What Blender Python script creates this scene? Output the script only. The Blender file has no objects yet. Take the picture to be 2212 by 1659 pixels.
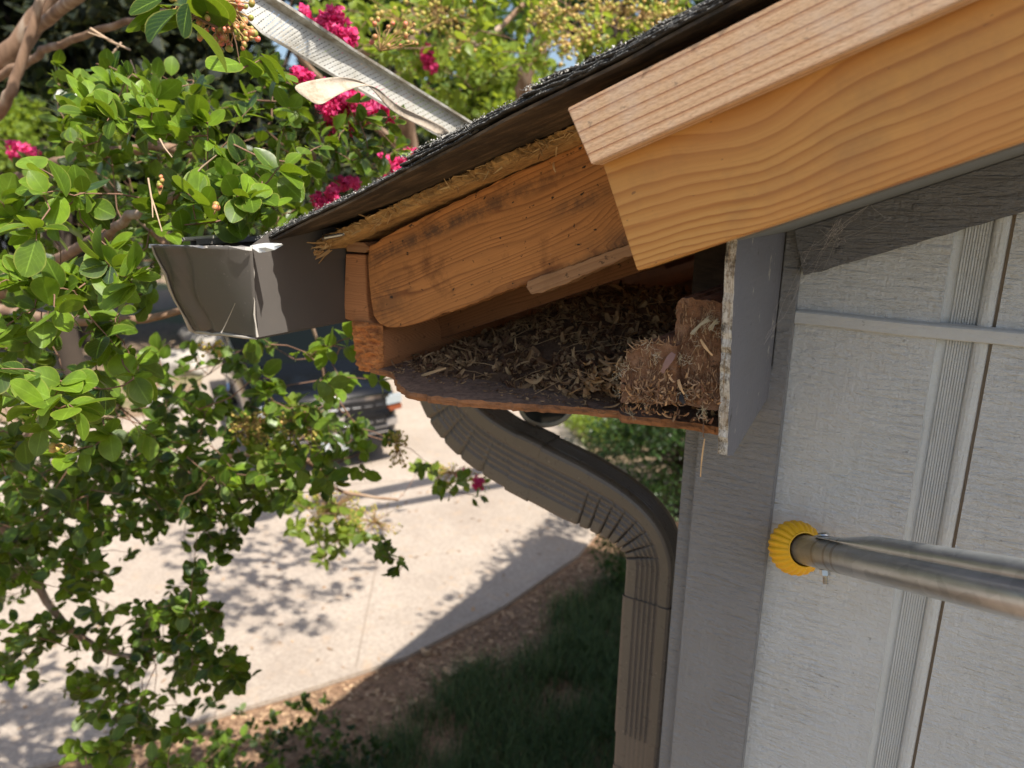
import bpy, bmesh, math, random
import numpy as np
from mathutils import Vector, Matrix, noise as mnoise
random.seed(7); rng = np.random.default_rng(7)
scene = bpy.context.scene
COL = scene.collection
R_ = math.radians
# ------------------------------------------------------------------ camera
F0, CX, CY = 1600.0, 1106.0, 829.5
dn = Vector((-110, 6100, 1600)).normalized()
yc = Vector((1003, (-1600*1600 + 110*1003)/6100, 1600)).normalized()
zc = -dn
xc = yc.cross(zc)
CAM = Vector((0, 0, 3.0)); GZ = -0.5
RM = Matrix((xc, yc, zc))                        # world = RM @ (right, down, forward)
camd = bpy.data.cameras.new('camera'); cam = bpy.data.objects.new('camera', camd); COL.objects.link(cam)
right = RM @ Vector((1, 0, 0)); up = RM @ Vector((0, -1, 0)); back = RM @ Vector((0, 0, -1))
mw = Matrix((right, up, back)).transposed().to_4x4(); mw.translation = CAM
cam.matrix_world = mw
camd.sensor_width = 36; camd.lens = 36*F0/2212; camd.clip_start = 0.02; camd.clip_end = 400
camd.dof.use_dof = True; camd.dof.focus_distance = 0.98; camd.dof.aperture_fstop = 4.6
scene.camera = cam
scene.render.resolution_x = 1024; scene.render.resolution_y = 768
# ------------------------------------------------------------------ light
SUN = Vector((0.67, -0.15, 1.0)).normalized()     # towards the sun
w = bpy.data.worlds.new('World'); scene.world = w; w.use_nodes = True
nt = w.node_tree; bg = nt.nodes['Background']
sky = nt.nodes.new('ShaderNodeTexSky'); sky.sky_type = 'NISHITA'; sky.sun_disc = False
sky.sun_elevation = math.asin(SUN.z); sky.sun_rotation = math.atan2(SUN.x, SUN.y)
sky.air_density = 1.0; sky.dust_density = 2.5; sky.ozone_density = 1.0
nt.links.new(sky.outputs[0], bg.inputs[0]); bg.inputs[1].default_value = 0.105
sl = bpy.data.lights.new('sun', 'SUN'); sl.energy = 5.0; sl.angle = R_(0.53); sl.color = (1.0, 0.94, 0.85)
so = bpy.data.objects.new('sun', sl); COL.objects.link(so); so.location = (4, -2, 9)
so.rotation_euler = SUN.to_track_quat('Z', 'Y').to_euler()
scene.view_settings.view_transform = 'Standard'; scene.view_settings.look = 'None'
scene.view_settings.exposure = 0.76; scene.view_settings.gamma = 1
scene.render.engine = 'CYCLES'
scene.cycles.max_bounces = 8; scene.cycles.diffuse_bounces = 4; scene.cycles.transparent_max_bounces = 12
# ------------------------------------------------------------------ measuring helpers
def ray(u, v): return RM @ Vector((u-CX, v-CY, F0))
def Py(u, v, y): d = ray(u, v); return CAM + d*(y/d.y)
def Px(u, v, x): d = ray(u, v); return CAM + d*(x/d.x)
def Pz(u, v, z): d = ray(u, v); return CAM + d*((z-CAM.z)/d.z)
def Pd(u, v, dep): return CAM + ray(u, v)*(dep/F0)
def G(u, v): return Pz(u, v, GZ)
# ------------------------------------------------------------------ node helpers
class NT:
    def __init__(s, name):
        s.m = bpy.data.materials.new(name); s.m.use_nodes = True
        s.t = s.m.node_tree; s.b = s.t.nodes['Principled BSDF']; s.out = s.t.nodes['Material Output']
    def n(s, typ, outp=0, props=None, **inp):
        nd = s.t.nodes.new('ShaderNode'+typ)
        for k, v in (props or {}).items(): setattr(nd, k, v)
        for k, v in inp.items():
            key = int(k[1:]) if k[0] == 'i' and k[1:].isdigit() else k.replace('_', ' ')
            s.set(nd.inputs[key], v)
        return nd.outputs[outp]
    def set(s, sock, v):
        if isinstance(v, bpy.types.NodeSocket): s.t.links.new(v, sock)
        else:
            if hasattr(sock.default_value, '__len__') and not hasattr(v, '__len__'): v = [v]*len(sock.default_value)
            if hasattr(v, '__len__') and len(sock.default_value) == 4 and len(v) == 3: v = (*v, 1)
            sock.default_value = v
    def P(s, **kw):
        for k, v in kw.items(): s.set(s.b.inputs[k.replace('_', ' ')], v)
    def obj(s): return s.n('TexCoord', 3)
    def uv(s): return s.n('TexCoord', 2)
    def gen(s): return s.n('NewGeometry', 0)
    def scale(s, vec, sc): return s.n('Mapping', i0=vec, Scale=sc)
    def noise(s, vec, scale, detail=4, rough=.55, out=0, dist=0): return s.n('TexNoise', out, Vector=vec, Scale=scale, Detail=detail, Roughness=rough, Distortion=dist)
    def vor(s, vec, scale, out=0, feature='F1'): return s.n('TexVoronoi', out, {'feature': feature}, Vector=vec, Scale=scale)
    def math(s, op, a, b=0.0, c=0.0, clamp=False): return s.n('Math', 0, {'operation': op, 'use_clamp': clamp}, i0=a, i1=b, i2=c)
    def ramp(s, fac, stops, mode='LINEAR'):
        nd = s.t.nodes.new('ShaderNodeValToRGB'); cr = nd.color_ramp; cr.interpolation = mode
        while len(cr.elements) < len(stops): cr.elements.new(0.5)
        for e, (p, c) in zip(cr.elements, stops):
            e.position = p; e.color = (*c, 1) if hasattr(c, '__len__') else (c, c, c, 1)
        s.set(nd.inputs[0], fac); return nd.outputs[0]
    def mix(s, fac, a, b, mode='MIX'):
        nd = s.t.nodes.new('ShaderNodeMix'); nd.data_type = 'RGBA'; nd.blend_type = mode
        s.set(nd.inputs[0], fac); s.set(nd.inputs[6], a); s.set(nd.inputs[7], b); return nd.outputs[2]
    def sep(s, vec):
        nd = s.t.nodes.new('ShaderNodeSeparateXYZ'); s.set(nd.inputs[0], vec); return nd.outputs
    def comb(s, x, y, z):
        nd = s.t.nodes.new('ShaderNodeCombineXYZ')
        for i, v in enumerate((x, y, z)): s.set(nd.inputs[i], v)
        return nd.outputs[0]
    def bump(s, h, strength=.3, dist=.002):
        nd = s.t.nodes.new('ShaderNodeBump'); s.set(nd.inputs['Height'], h)
        nd.inputs['Strength'].default_value = strength; nd.inputs['Distance'].default_value = dist
        s.t.links.new(nd.outputs[0], s.b.inputs['Normal']); return nd
    def attr(s, name, outp=0): return s.n('Attribute', outp, {'attribute_name': name})

def m_plain(name, col, rough=.6, metal=0, noise=0, nscale=30, spec=.5, bump=0, bscale=200):
    t = NT(name); c = col
    if noise:
        f = t.noise(t.obj(), nscale, 5)
        c = t.mix(f, tuple(x*(1-noise) for x in col), tuple(min(1, x*(1+noise)) for x in col))
    t.P(Base_Color=c, Roughness=rough, Metallic=metal)
    t.b.inputs['Specular IOR Level'].default_value = spec
    if bump: t.bump(t.noise(t.obj(), bscale, 4), bump, .001)
    return t.m

def m_pine_new():
    t = NT('new_pine'); o = t.obj(); x, y, z = t.sep(o)
    n1 = t.noise(t.scale(o, (6, 8, 13)), 1.0, 4, .55)
    g = t.math('EXPONENT', t.math('MULTIPLY', t.math('POWER', t.math('DIVIDE', t.math('SUBTRACT', x, .155), .06), 2), -1))
    rise = t.math('MULTIPLY', t.math('POWER', t.math('MAXIMUM', t.math('SUBTRACT', x, .2), 0), 1.5), -.11)
    f = t.math('ADD', t.math('ADD', z, t.math('MULTIPLY', g, t.math('MULTIPLY_ADD', z, .16, .006))), t.math('MULTIPLY', t.math('SUBTRACT', n1, .5), .017))
    f = t.math('ADD', f, t.math('ADD', rise, t.math('MULTIPLY', x, .035)))
    f = t.math('ADD', f, t.math('MULTIPLY', t.noise(t.scale(o, (20, 20, 90)), 1, 3), .0015))
    r = t.math('MULTIPLY', t.math('LOGARITHM', t.math('ADD', t.math('DIVIDE', t.math('MAXIMUM', f, -.03), .045), 1.0), 2.71828), 8.0)
    r = t.math('ADD', r, t.math('MULTIPLY', t.noise(t.comb(t.math('MULTIPLY', x, .6), 0.0, t.math('MULTIPLY', f, 26)), 1.0, 3, .6), 2.6))
    fr = t.math('FRACT', r)
    col = t.ramp(fr, [(0, (.74, .42, .145)), (.4, (.71, .39, .125)), (.68, (.61, .30, .08)), (.9, (.42, .165, .038)), (.95, (.52, .22, .05)), (1, (.74, .42, .145))])
    fr3 = t.math('FRACT', t.math('MULTIPLY', r, 3.3)); str_ = t.noise(t.scale(o, (3, 4, 8)), 1.2, 3)
    col = t.mix(t.math('MULTIPLY', t.ramp(fr3, [(.55, 0), (.9, .5), (1, 0)]), t.ramp(str_, [(.4, 0), (.65, 1)])), col, (.50, .22, .06))
    fade = t.math('MULTIPLY', t.ramp(t.math('ADD', z, t.math('MULTIPLY', t.noise(t.scale(o, (3, 3, 9)), 1, 3), .07)), [(.05, 0), (.16, .3)]), 1.0)
    col = t.mix(fade, col, (.68, .37, .12))
    big = t.noise(t.scale(o, (4, 4, 10)), 1.3, 3)
    col = t.mix(t.ramp(big, [(.35, 0), (.7, 1)]), col, t.mix(.55, col, (.66, .31, .11)))
    fib = t.noise(t.scale(o, (12, 300, 500)), 1.0, 3)
    col = t.mix(t.math('MULTIPLY', t.math('SUBTRACT', fib, .4), .35, clamp=True), col, (.42, .20, .07))
    # knot streaks / green sap stains
    sp = t.vor(t.scale(o, (9, 9, 14)), 1.0)
    col = t.mix(t.ramp(sp, [(.02, .75), (.09, 0)]), col, (.30, .24, .06))
    grime = t.noise(o, 7, 6, .75); col = t.mix(1.0, col, (1.0, .92, .72), 'MULTIPLY'); col = t.mix(t.ramp(grime, [(.5, 0), (.78, .5)]), col, (.33, .17, .07))
    nick = t.noise(t.scale(o, (70, 70, 160)), 1, 2); col = t.mix(t.ramp(nick, [(.72, 0), (.75, .7)]), col, (.20, .10, .04))
    t.P(Base_Color=t.mix(.12, col, (0.02, .012, .005)), Roughness=.55)
    t.bump(t.math('ADD', t.math('MULTIPLY', fr, .25), fib), .22, .0006)
    return t.m

def m_pine_trim():
    t = NT('pine_trim'); o = t.obj(); x, y, z = t.sep(o)
    yy = t.math('ADD', z, t.math('MULTIPLY', y, .7))
    f = t.math('ADD', yy, t.math('MULTIPLY', t.noise(t.scale(o, (3, 8, 8)), 1, 2), .006))
    fr = t.math('FRACT', t.math('MULTIPLY', f, 82))
    fr2 = t.math('FRACT', t.math('MULTIPLY', t.math('ADD', f, .0013), 71))
    col = t.ramp(fr, [(0, (.66, .43, .25)), (.6, (.70, .47, .29)), (.84, (.56, .31, .16)), (.92, (.20, .07, .035)), (.95, (.42, .2, .1)), (1, (.70, .47, .29))])
    col = t.mix(t.ramp(fr2, [(.8, 0), (.92, .35), (1, 0)]), col, (.35, .15, .08))
    sp = t.noise(t.scale(o, (150, 300, 500)), 1, 4)
    col = t.mix(t.ramp(sp, [(.45, 0), (.75, .55)]), col, (.35, .2, .11))
    gr = t.noise(o, 12, 5, .7)
    col = t.mix(t.ramp(gr, [(.45, 0), (.75, .55)]), col, (.62, .53, .45))
    ed = t.noise(o, 55, 4, .7)
    col = t.mix(t.ramp(ed, [(.63, 0), (.72, .7)]), col, (.16, .12, .10))
    t.P(Base_Color=col, Roughness=.8)
    t.bump(t.math('ADD', sp, t.math('MULTIPLY', fr, .5)), .5, .0008)
    return t.m

def m_old_wood(name, base, dark, rings=150, dirt=.5, wav=.012, endgrain=False, wob=(4, 10, 14), bulge=None, stains=()):
    t = NT(name); o = t.obj(); x, y, z = t.sep(o)
    if endgrain:
        d = t.n('VectorMath', 1, {'operation': 'LENGTH'}, i0=t.comb(t.math('ADD', x, .05), 0.0, t.math('ADD', z, .09)))
        f = t.math('ADD', d, t.math('MULTIPLY', t.noise(o, 25, 2), .004))
    else:
        f = t.math('ADD', t.math('ADD', z, t.math('MULTIPLY', y, .4)), t.math('MULTIPLY', t.noise(t.scale(o, wob), 1, 2), wav))
        if bulge:
            bx, bz, amp, sg = bulge
            dd = t.math('ADD', t.math('POWER', t.math('SUBTRACT', x, bx), 2), t.math('POWER', t.math('SUBTRACT', z, bz), 2))
            f = t.math('SUBTRACT', f, t.math('MULTIPLY', t.math('EXPONENT', t.math('DIVIDE', dd, -sg*sg)), amp))
    f = t.math('ADD', f, t.math('MULTIPLY', t.noise(t.scale(o, (1.5, 2, 26)), 1, 2), .05))
    fr = t.math('FRACT', t.math('MULTIPLY', f, rings))
    lt = tuple(base); md = tuple(b*.8 for b in base)
    col = t.ramp(fr, [(0, lt), (.6, md), (.88, dark), (.95, md), (1, lt)])
    col = t.mix(t.ramp(t.noise(t.scale(o, (3, 6, 40)), 1, 3), [(.35, .75), (.65, .0)]), col, md)
    big = t.noise(t.scale(o, (6, 8, 12)), 1.5, 4)
    col = t.mix(t.ramp(big, [(.4, 0), (.7, .55)]), col, tuple(b*.62 for b in base))
    fib = t.noise(t.scale(o, (20, 300, 600)), 1, 3)
    col = t.mix(t.math('MULTIPLY', t.math('SUBTRACT', fib, .35), .5, clamp=True), col, dark)
    s1 = t.noise(t.scale(o, (75, 75, 110)), 1, 3, .6)
    col = t.mix(t.ramp(s1, [(.64, 0), (.69, .95*min(1, dirt*1.6))]), col, (.025, .016, .01))
    s2 = t.noise(o, 14, 6, .72)
    col = t.mix(t.ramp(s2, [(.54, 0), (.72, min(.8, dirt*.8))]), col, tuple(c*.55 for c in dark))
    for (ax_, az_, sx_, sz_, k_) in stains:
        dd = t.math('ADD', t.math('POWER', t.math('DIVIDE', t.math('SUBTRACT', x, ax_), sx_), 2), t.math('POWER', t.math('DIVIDE', t.math('SUBTRACT', z, az_), sz_), 2))
        m_ = t.math('MULTIPLY', t.math('EXPONENT', t.math('MULTIPLY', dd, -1)), t.ramp(t.noise(o, 42, 6, .75), [(.35, 0), (.55, k_)]))
        col = t.mix(m_, col, (.05, .036, .028))
    s3 = t.noise(t.scale(o, (30, 30, 30)), 1, 5, .8, 0, 1.5)
    col = t.mix(t.ramp(s3, [(.66, 0), (.74, .35)]), col, (.45, .38, .32))
    t.P(Base_Color=col, Roughness=.82)
    t.bump(t.math('ADD', t.math('MULTIPLY', fr, .35), t.math('ADD', fib, s2)), .5, .001)
    return t.m

def m_rough_board(name, base, dark, sc=(12, 60, 200)):
    t = NT(name); o = t.obj()
    a = t.noise(t.scale(o, sc), 1, 6, .75); b = t.noise(o, 25, 6, .7)
    col = t.ramp(a, [(.3, dark), (.5, base), (.75, tuple(min(1, c*1.45) for c in base))])
    col = t.mix(t.ramp(b, [(.5, 0), (.75, .7)]), col, tuple(c*.6 for c in dark))
    t.P(Base_Color=col, Roughness=.9); t.bump(t.math('ADD', a, b), .9, .003)
    return t.m

def m_paint_wood(name, col, horiz=True, chips=0, streak=True, rough=.55, strength=.55, texture=.3):
    t = NT(name); g = t.gen()
    sc = (22, 22, 150) if horiz else (150, 150, 14)
    a = t.noise(t.scale(g, sc), 1, 4, .6, 0, .8); b = t.noise(t.scale(g, (60, 60, 85)), 1, 5, .7)
    patch = t.ramp(t.noise(t.scale(g, (6, 6, 4)), 1, 3), [(.35, .35), (.65, 1)]); a = t.math('MULTIPLY', t.math('SUBTRACT', a, .5), patch); a = t.math('ADD', a, .5)
    sc2 = (120, 120, 7) if horiz else (7, 7, 120)
    c2 = t.noise(t.scale(g, sc2), 1, 4, .6)
    h = t.math('ADD', t.math('MULTIPLY', a, 1.0), t.math('ADD', t.math('MULTIPLY', b, .75), t.math('MULTIPLY', c2, .25)))
    var = t.noise(g, 3.5, 5, .6)
    c = t.mix(var, tuple(x*.86 for x in col), tuple(min(1, x*1.1) for x in col))
    cr = t.noise(t.scale(g, (90, 90, 140)), 1, 3, .5)
    c = t.mix(t.ramp(cr, [(.70, 0), (.76, .6)]), c, tuple(x*.35 for x in col))
    dust = t.noise(g, 9, 6, .75)
    c = t.mix(t.ramp(dust, [(.5, 0), (.8, .35)]), c, (col[0]*.8, col[1]*.72, col[2]*.6))
    if chips:
        k = t.noise(t.scale(g, (30, 30, 18)), 1, 6, .75)
        c = t.mix(t.ramp(k, [(.62, 0), (.66, chips)]), c, (.6, .57, .5))
        k2 = t.noise(t.scale(g, (55, 55, 30)), 1, 4, .7)
        c = t.mix(t.ramp(k2, [(.68, 0), (.71, 1)]), c, (.02, .02, .02))
    if texture: c = t.mix(t.ramp(h, [(.62, .5*texture), (.95, 0), (1.1, 0)]), c, tuple(x*.55 for x in col))
    t.P(Base_Color=c, Roughness=rough)
    t.bump(h, min(1, strength*1.8), .008)
    return t.m

def m_chipped_edge():
    t = NT('chipped_edge'); g = t.gen()
    k = t.noise(t.scale(g, (90, 90, 45)), 1, 7, .8); k2 = t.noise(g, 160, 5, .8)
    c = t.ramp(k, [(.36, (.05, .045, .04)), (.45, (.28, .25, .2)), (.52, (.62, .60, .54)), (.7, (.78, .77, .72))])
    c = t.mix(t.ramp(k2, [(.56, 0), (.66, .9)]), c, (.06, .05, .045))
    c = t.mix(t.ramp(t.noise(t.scale(g, (400, 30, 12)), 1, 4), [(.5, 0), (.68, .7)]), c, (.3, .2, .1))
    t.P(Base_Color=c, Roughness=.9); t.bump(t.math('ADD', k, k2), .8, .003)
    return t.m

def m_shingle(name='asphalt_shingle', top=True):
    t = NT(name); g = t.gen()
    v = t.vor(g, 700, 1); sp = t.n('SeparateColor', 0, Color=v)
    a = t.noise(t.scale(g, (20, 20, 200)), 1, 5, .7)
    if top:
        c = t.ramp(sp, [(.0, (.012, .012, .012)), (.6, (.035, .034, .032)), (.82, (.12, .12, .11)), (.95, (.42, .40, .36))])
    else:
        c = t.ramp(a, [(.3, (.008, .007, .006)), (.55, (.03, .024, .017)), (.8, (.085, .06, .038))])
    t.P(Base_Color=c, Roughness=.75 if top else .6)
    t.bump(t.math('ADD', t.noise(g, 900, 3), a), .8, .002)
    return t.m

def m_underlay():
    t = NT('stained_felt'); o = t.obj()
    a = t.noise(t.scale(o, (9, 70, 70)), 1, 6, .72); b = t.noise(o, 16, 6, .75)
    c = t.ramp(a, [(.3, (.018, .014, .010)), (.5, (.065, .046, .030)), (.72, (.22, .155, .095))])
    c = t.mix(t.ramp(b, [(.45, 0), (.62, .85)]), c, (.012, .011, .01))
    x, y, z = t.sep(o)
    t.P(Base_Color=c, Roughness=.7); t.bump(a, .5, .002)
    return t.m

def m_metal_paint(name, col, rough=.38, spots=0.5, metal=.0):
    t = NT(name); g = t.gen()
    a = t.noise(g, 7, 5, .6); b = t.noise(g, 160, 3, .6); d = t.noise(g, 40, 6, .8)
    c = t.mix(a, tuple(x*.82 for x in col), tuple(min(1, x*1.15) for x in col))
    c = t.mix(t.ramp(b, [(.68, 0), (.73, spots)]), c, tuple(min(1, x*2.6+.05) for x in col))
    c = t.mix(t.ramp(d, [(.55, 0), (.8, .4)]), c, (col[0]*1.3, col[1]*1.15, col[2]*.9))
    t.P(Base_Color=c, Roughness=t.ramp(d, [(.3, rough*.8), (.8, min(1, rough*1.6))]), Metallic=metal)
    t.bump(t.noise(g, 25, 3), .12, .002)
    return t.m

def m_guard():
    t = NT('perforated_aluminium'); uv = t.uv(); x, y, z = t.sep(uv)      # u along (m), v across (m)
    # groups of slots across the strip, in rows along it
    fu = t.math('FRACT', t.math('MULTIPLY', x, 1/.0125)); fv = t.math('FRACT', t.math('MULTIPLY', y, 1/.0082))
    slot = t.math('MULTIPLY', t.math('LESS_THAN', t.math('ABSOLUTE', t.math('SUBTRACT', fu, .5)), .075), t.math('LESS_THAN', t.math('ABSOLUTE', t.math('SUBTRACT', fv, .5)), .33))
    inside = t.math('LESS_THAN', t.math('ABSOLUTE', t.math('SUBTRACT', y, .045)), .036)
    slot = t.math('MULTIPLY', slot, inside)
    g = t.gen(); n = t.noise(g, 22, 6, .75); n2 = t.noise(g, 140, 4, .7)
    c = t.ramp(n, [(.35, (.62, .61, .57)), (.6, (.5, .48, .42)), (.75, (.3, .24, .16))])
    c = t.mix(t.ramp(n2, [(.6, 0), (.75, .6)]), c, (.22, .19, .15))
    edge = t.math('GREATER_THAN', t.math('ABSOLUTE', t.math('SUBTRACT', y, .045)), .043)
    c = t.mix(t.math('MULTIPLY', edge, t.ramp(n, [(.4, .1), (.6, .75)])), c, (.2, .15, .09))
    t.P(Base_Color=c, Roughness=.5, Metallic=.25, Alpha=t.math('SUBTRACT', 1.0, slot))
    return t.m

def m_galv():
    t = NT('galvanised_tube'); o = t.obj(); x, y, z = t.sep(o)
    a = t.noise(t.scale(o, (9, 60, 60)), 1, 5, .7); b = t.vor(t.scale(o, (60, 60, 60)), 1, 1)
    c = t.ramp(a, [(.3, (.42, .45, .47)), (.55, (.54, .57, .59)), (.75, (.46, .47, .42))])
    c = t.mix(.12, c, t.n('SeparateColor', 0, Color=b))
    for px in (.075, .105, .122):
        band = t.math('LESS_THAN', t.math('ABSOLUTE', t.math('SUBTRACT', t.math('ADD', x, t.math('MULTIPLY', t.noise(o, 30, 3), .01)), px+.005)), .0025)
        c = t.mix(t.math('MULTIPLY', band, .45), c, (.22, .16, .10))
    t.P(Base_Color=c, Roughness=t.ramp(a, [(.3, .28), (.8, .45)]), Metallic=.8)
    t.bump(a, .12, .001)
    return t.m

def m_leaf(name, hi=(.165, .270, .022), lo=(.005, .024, .006), trans=.27, rough=.32):
    t = NT(name); uv = t.uv(); x, y, z = t.sep(uv); at = t.attr('rnd', 2)
    rv = t.n('SeparateColor', 0, Color=t.attr('rnd'))
    c = t.mix(rv, lo, hi)
    mid = t.math('ABSOLUTE', t.math('SUBTRACT', x, .5))
    c = t.mix(t.ramp(mid, [(0, .5), (.018, .35), (.035, 0)]), c, tuple(min(1, h*1.7+.03) for h in hi))
    c = t.mix(t.ramp(mid, [(.44, 0), (.5, .55)]), c, (.36, .34, .08))
    vein = t.math('FRACT', t.math('SUBTRACT', t.math('MULTIPLY', y, 7), t.math('MULTIPLY', mid, 5)))
    c = t.mix(t.ramp(vein, [(0, .22), (.12, 0), (.9, 0), (1, .22)]), c, tuple(min(1, h*1.5+.02) for h in hi))
    lb = t.noise(t.gen(), 45, 3, .6); c = t.mix(t.ramp(lb, [(.4, 0), (.7, .4)]), c, tuple(h*.75 for h in lo))
    t.P(Base_Color=c, Roughness=t.ramp(lb, [(.3, rough*.75), (.7, rough*1.5)]))
    t.bump(t.math('ADD', t.math('MULTIPLY', vein, .3), lb), .25, .001)
    t.b.inputs['Specular IOR Level'].default_value = .36
    tr = t.t.nodes.new('ShaderNodeBsdfTranslucent')
    t.set(tr.inputs[0], t.mix(.5, c, (hi[0]*3.4, hi[1]*2.9, hi[2]*1.2)))
    mx = t.t.nodes.new('ShaderNodeMixShader'); mx.inputs[0].default_value = trans
    t.t.links.new(t.b.outputs[0], mx.inputs[1]); t.t.links.new(tr.outputs[0], mx.inputs[2])
    t.t.links.new(mx.outputs[0], t.out.inputs[0])
    return t.m

def m_attr(name, c0, c1, rough=.6, trans=0.0):
    t = NT(name); rv = t.n('SeparateColor', 0, Color=t.attr('rnd'))
    c = t.mix(rv, c0, c1)
    t.P(Base_Color=c, Roughness=rough)
    if trans:
        tr = t.t.nodes.new('ShaderNodeBsdfTranslucent'); t.set(tr.inputs[0], c)
        mx = t.t.nodes.new('ShaderNodeMixShader'); mx.inputs[0].default_value = trans
        t.t.links.new(t.b.outputs[0], mx.inputs[1]); t.t.links.new(tr.outputs[0], mx.inputs[2])
        t.t.links.new(mx.outputs[0], t.out.inputs[0])
    return t.m

def m_bark():
    t = NT('bark'); g = t.gen()
    a = t.noise(t.scale(g, (14, 14, 5)), 1, 5, .6)
    c = t.ramp(a, [(.3, (.13, .075, .045)), (.52, (.26, .16, .10)), (.72, (.42, .33, .25))])
    t.P(Base_Color=c, Roughness=.85); t.bump(a, .4, .01); return t.m

def m_concrete():
    t = NT('concrete'); g = t.gen()
    a = t.noise(g, 1.2, 6, .65); b = t.noise(g, 40, 5, .7); c0 = t.noise(g, 6, 5, .7)
    c = t.ramp(a, [(.3, (.34, .28, .225)), (.7, (.46, .39, .32))])
    c = t.mix(t.ramp(b, [(.4, 0), (.72, .75)]), c, (.20, .16, .13))
    c = t.mix(t.ramp(c0, [(.55, 0), (.72, .6)]), c, (.42, .30, .20))
    t.P(Base_Color=c, Roughness=.9); t.bump(b, .4, .006); return t.m

def m_soil():
    t = NT('bark_mulch_soil'); g = t.gen()
    a = t.noise(g, 1.1, 5, .6); b = t.noise(g, 24, 6, .75); v = t.vor(g, 28, 1)
    c = t.ramp(b, [(.3, (.09, .055, .032)), (.5, (.29, .175, .10)), (.72, (.50, .33, .20))])
    c = t.mix(t.ramp(a, [(.45, 0), (.65, .6)]), c, (.14, .11, .075))
    c = t.mix(.35, c, t.mix(t.n('SeparateColor', 0, Color=v), (.10, .045, .025), (.42, .25, .15)))
    t.P(Base_Color=c, Roughness=.95); t.bump(b, .8, .03); return t.m

def m_ground():
    t = NT('yard_ground'); g = t.gen()
    a = t.noise(g, .35, 5, .6); b = t.noise(g, 9, 6, .7)
    c = t.ramp(b, [(.3, (.13, .085, .055)), (.55, (.27, .19, .12)), (.75, (.40, .31, .20))])
    c = t.mix(t.ramp(a, [(.48, 0), (.58, .85)]), c, t.mix(b, (.05, .075, .02), (.17, .19, .06)))
    t.P(Base_Color=c, Roughness=.95); t.bump(b, .6, .05); return t.m

MAT = {}
MAT['pine'] = m_pine_new(); MAT['trim'] = m_pine_trim()
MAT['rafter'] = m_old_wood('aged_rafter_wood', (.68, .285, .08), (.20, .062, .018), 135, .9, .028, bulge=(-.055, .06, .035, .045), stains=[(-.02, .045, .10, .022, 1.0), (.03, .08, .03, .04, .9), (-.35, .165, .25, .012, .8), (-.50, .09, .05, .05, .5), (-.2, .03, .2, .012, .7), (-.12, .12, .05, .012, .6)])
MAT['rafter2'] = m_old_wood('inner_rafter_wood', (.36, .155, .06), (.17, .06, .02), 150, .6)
MAT['fascia'] = m_old_wood('fascia_wood', (.62, .28, .115), (.32, .115, .04), 230, .35, endgrain=False, wob=(30, 5, 8))
def m_end():
    t = NT('weathered_end_grain'); o0 = t.obj(); rnd_ = t.n('ObjectInfo', 5); o = t.n('VectorMath', 0, {'operation': 'ADD'}, i0=o0, i1=t.comb(rnd_, 0.0, t.math('MULTIPLY', rnd_, 1.7))); x, y, z0_ = t.sep(o); z = t.sep(o0)[2]
    a = t.noise(t.scale(o, (260, 260, 420)), 1, 3, .7); b = t.noise(o, 38, 6, .75); v = t.vor(t.scale(o, (420, 420, 620)), 1)
    c = t.ramp(b, [(.32, (.10, .048, .026)), (.5, (.25, .12, .058)), (.68, (.38, .225, .135))])
    c = t.mix(t.ramp(v, [(.12, .75), (.32, 0)]), c, (.07, .03, .018))
    c = t.mix(t.ramp(t.math('ADD', z, t.math('MULTIPLY', t.noise(o, 30, 4, .7), .06)), [(.0, .85), (.055, 0)]), c, (.19, .145, .115))
    cr = t.n('TexVoronoi', 0, {'feature': 'DISTANCE_TO_EDGE'}, Vector=t.comb(t.math('ADD', x, t.math('MULTIPLY', b, .09)), 0.0, t.math('ADD', t.math('MULTIPLY', z0_, 1.8), t.math('MULTIPLY', a, .02))), Scale=9.0)
    crk = t.math('MULTIPLY', t.ramp(cr, [(.004, 1), (.014, 0)]), t.ramp(t.noise(o, 16, 3), [(.53, 0), (.6, 1)]))
    c = t.mix(crk, c, (.012, .007, .005))
    c = t.mix(t.ramp(t.noise(o, 70, 5, .8), [(.58, 0), (.72, .6)]), c, (.36, .31, .26))
    t.P(Base_Color=c, Roughness=.95)
    t.bump(t.math('SUBTRACT', t.math('ADD', a, b), t.math('MULTIPLY', crk, 1.5)), 1.0, .003)
    return t.m
MAT['endgrain'] = m_end()
MAT['scrap'] = m_old_wood('scrap_wood', (.46, .25, .12), (.26, .12, .05), 90, .4)
MAT['osb'] = m_rough_board('torn_sheathing', (.46, .27, .10), (.16, .08, .03))
MAT['torn'] = m_rough_board('torn_end_grain', (.58, .235, .075), (.25, .085, .025), (60, 60, 240))
MAT['ply'] = m_rough_board('soffit_plywood', (.22, .155, .112), (.08, .056, .044), (120, 90, 90))
MAT['plyedge'] = m_rough_board('soffit_edge', (.33, .15, .065), (.10, .05, .03), (20, 60, 160))
MAT['stud'] = m_rough_board('shaded_framing', (.055, .035, .024), (.02, .013, .01), (12, 60, 60))  # near-black base puts the eave cavity's deep shade into the wood colour
MAT['siding'] = m_paint_wood('siding_paint', (.575, .60, .61), True, strength=.55)
MAT['siding_v'] = m_paint_wood('siding_groove_paint', (.575, .60, .60), False, strength=.35)
MAT['greytrim'] = m_paint_wood('grey_trim_paint', (.245, .250, .258), True, strength=.5)
MAT['frieze'] = m_paint_wood('frieze_paint', (.155, .156, .16), True, strength=.8, rough=.4)
MAT['smoothgrey'] = m_paint_wood('smooth_grey_paint', (.17, .18, .18), True, strength=.10, rough=.5, texture=.2)
MAT['panel'] = m_paint_wood('panel_paint', (.17, .172, .195), False, chips=.8, strength=.10, rough=.42, texture=.2)
MAT['chip'] = m_chipped_edge()
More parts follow.
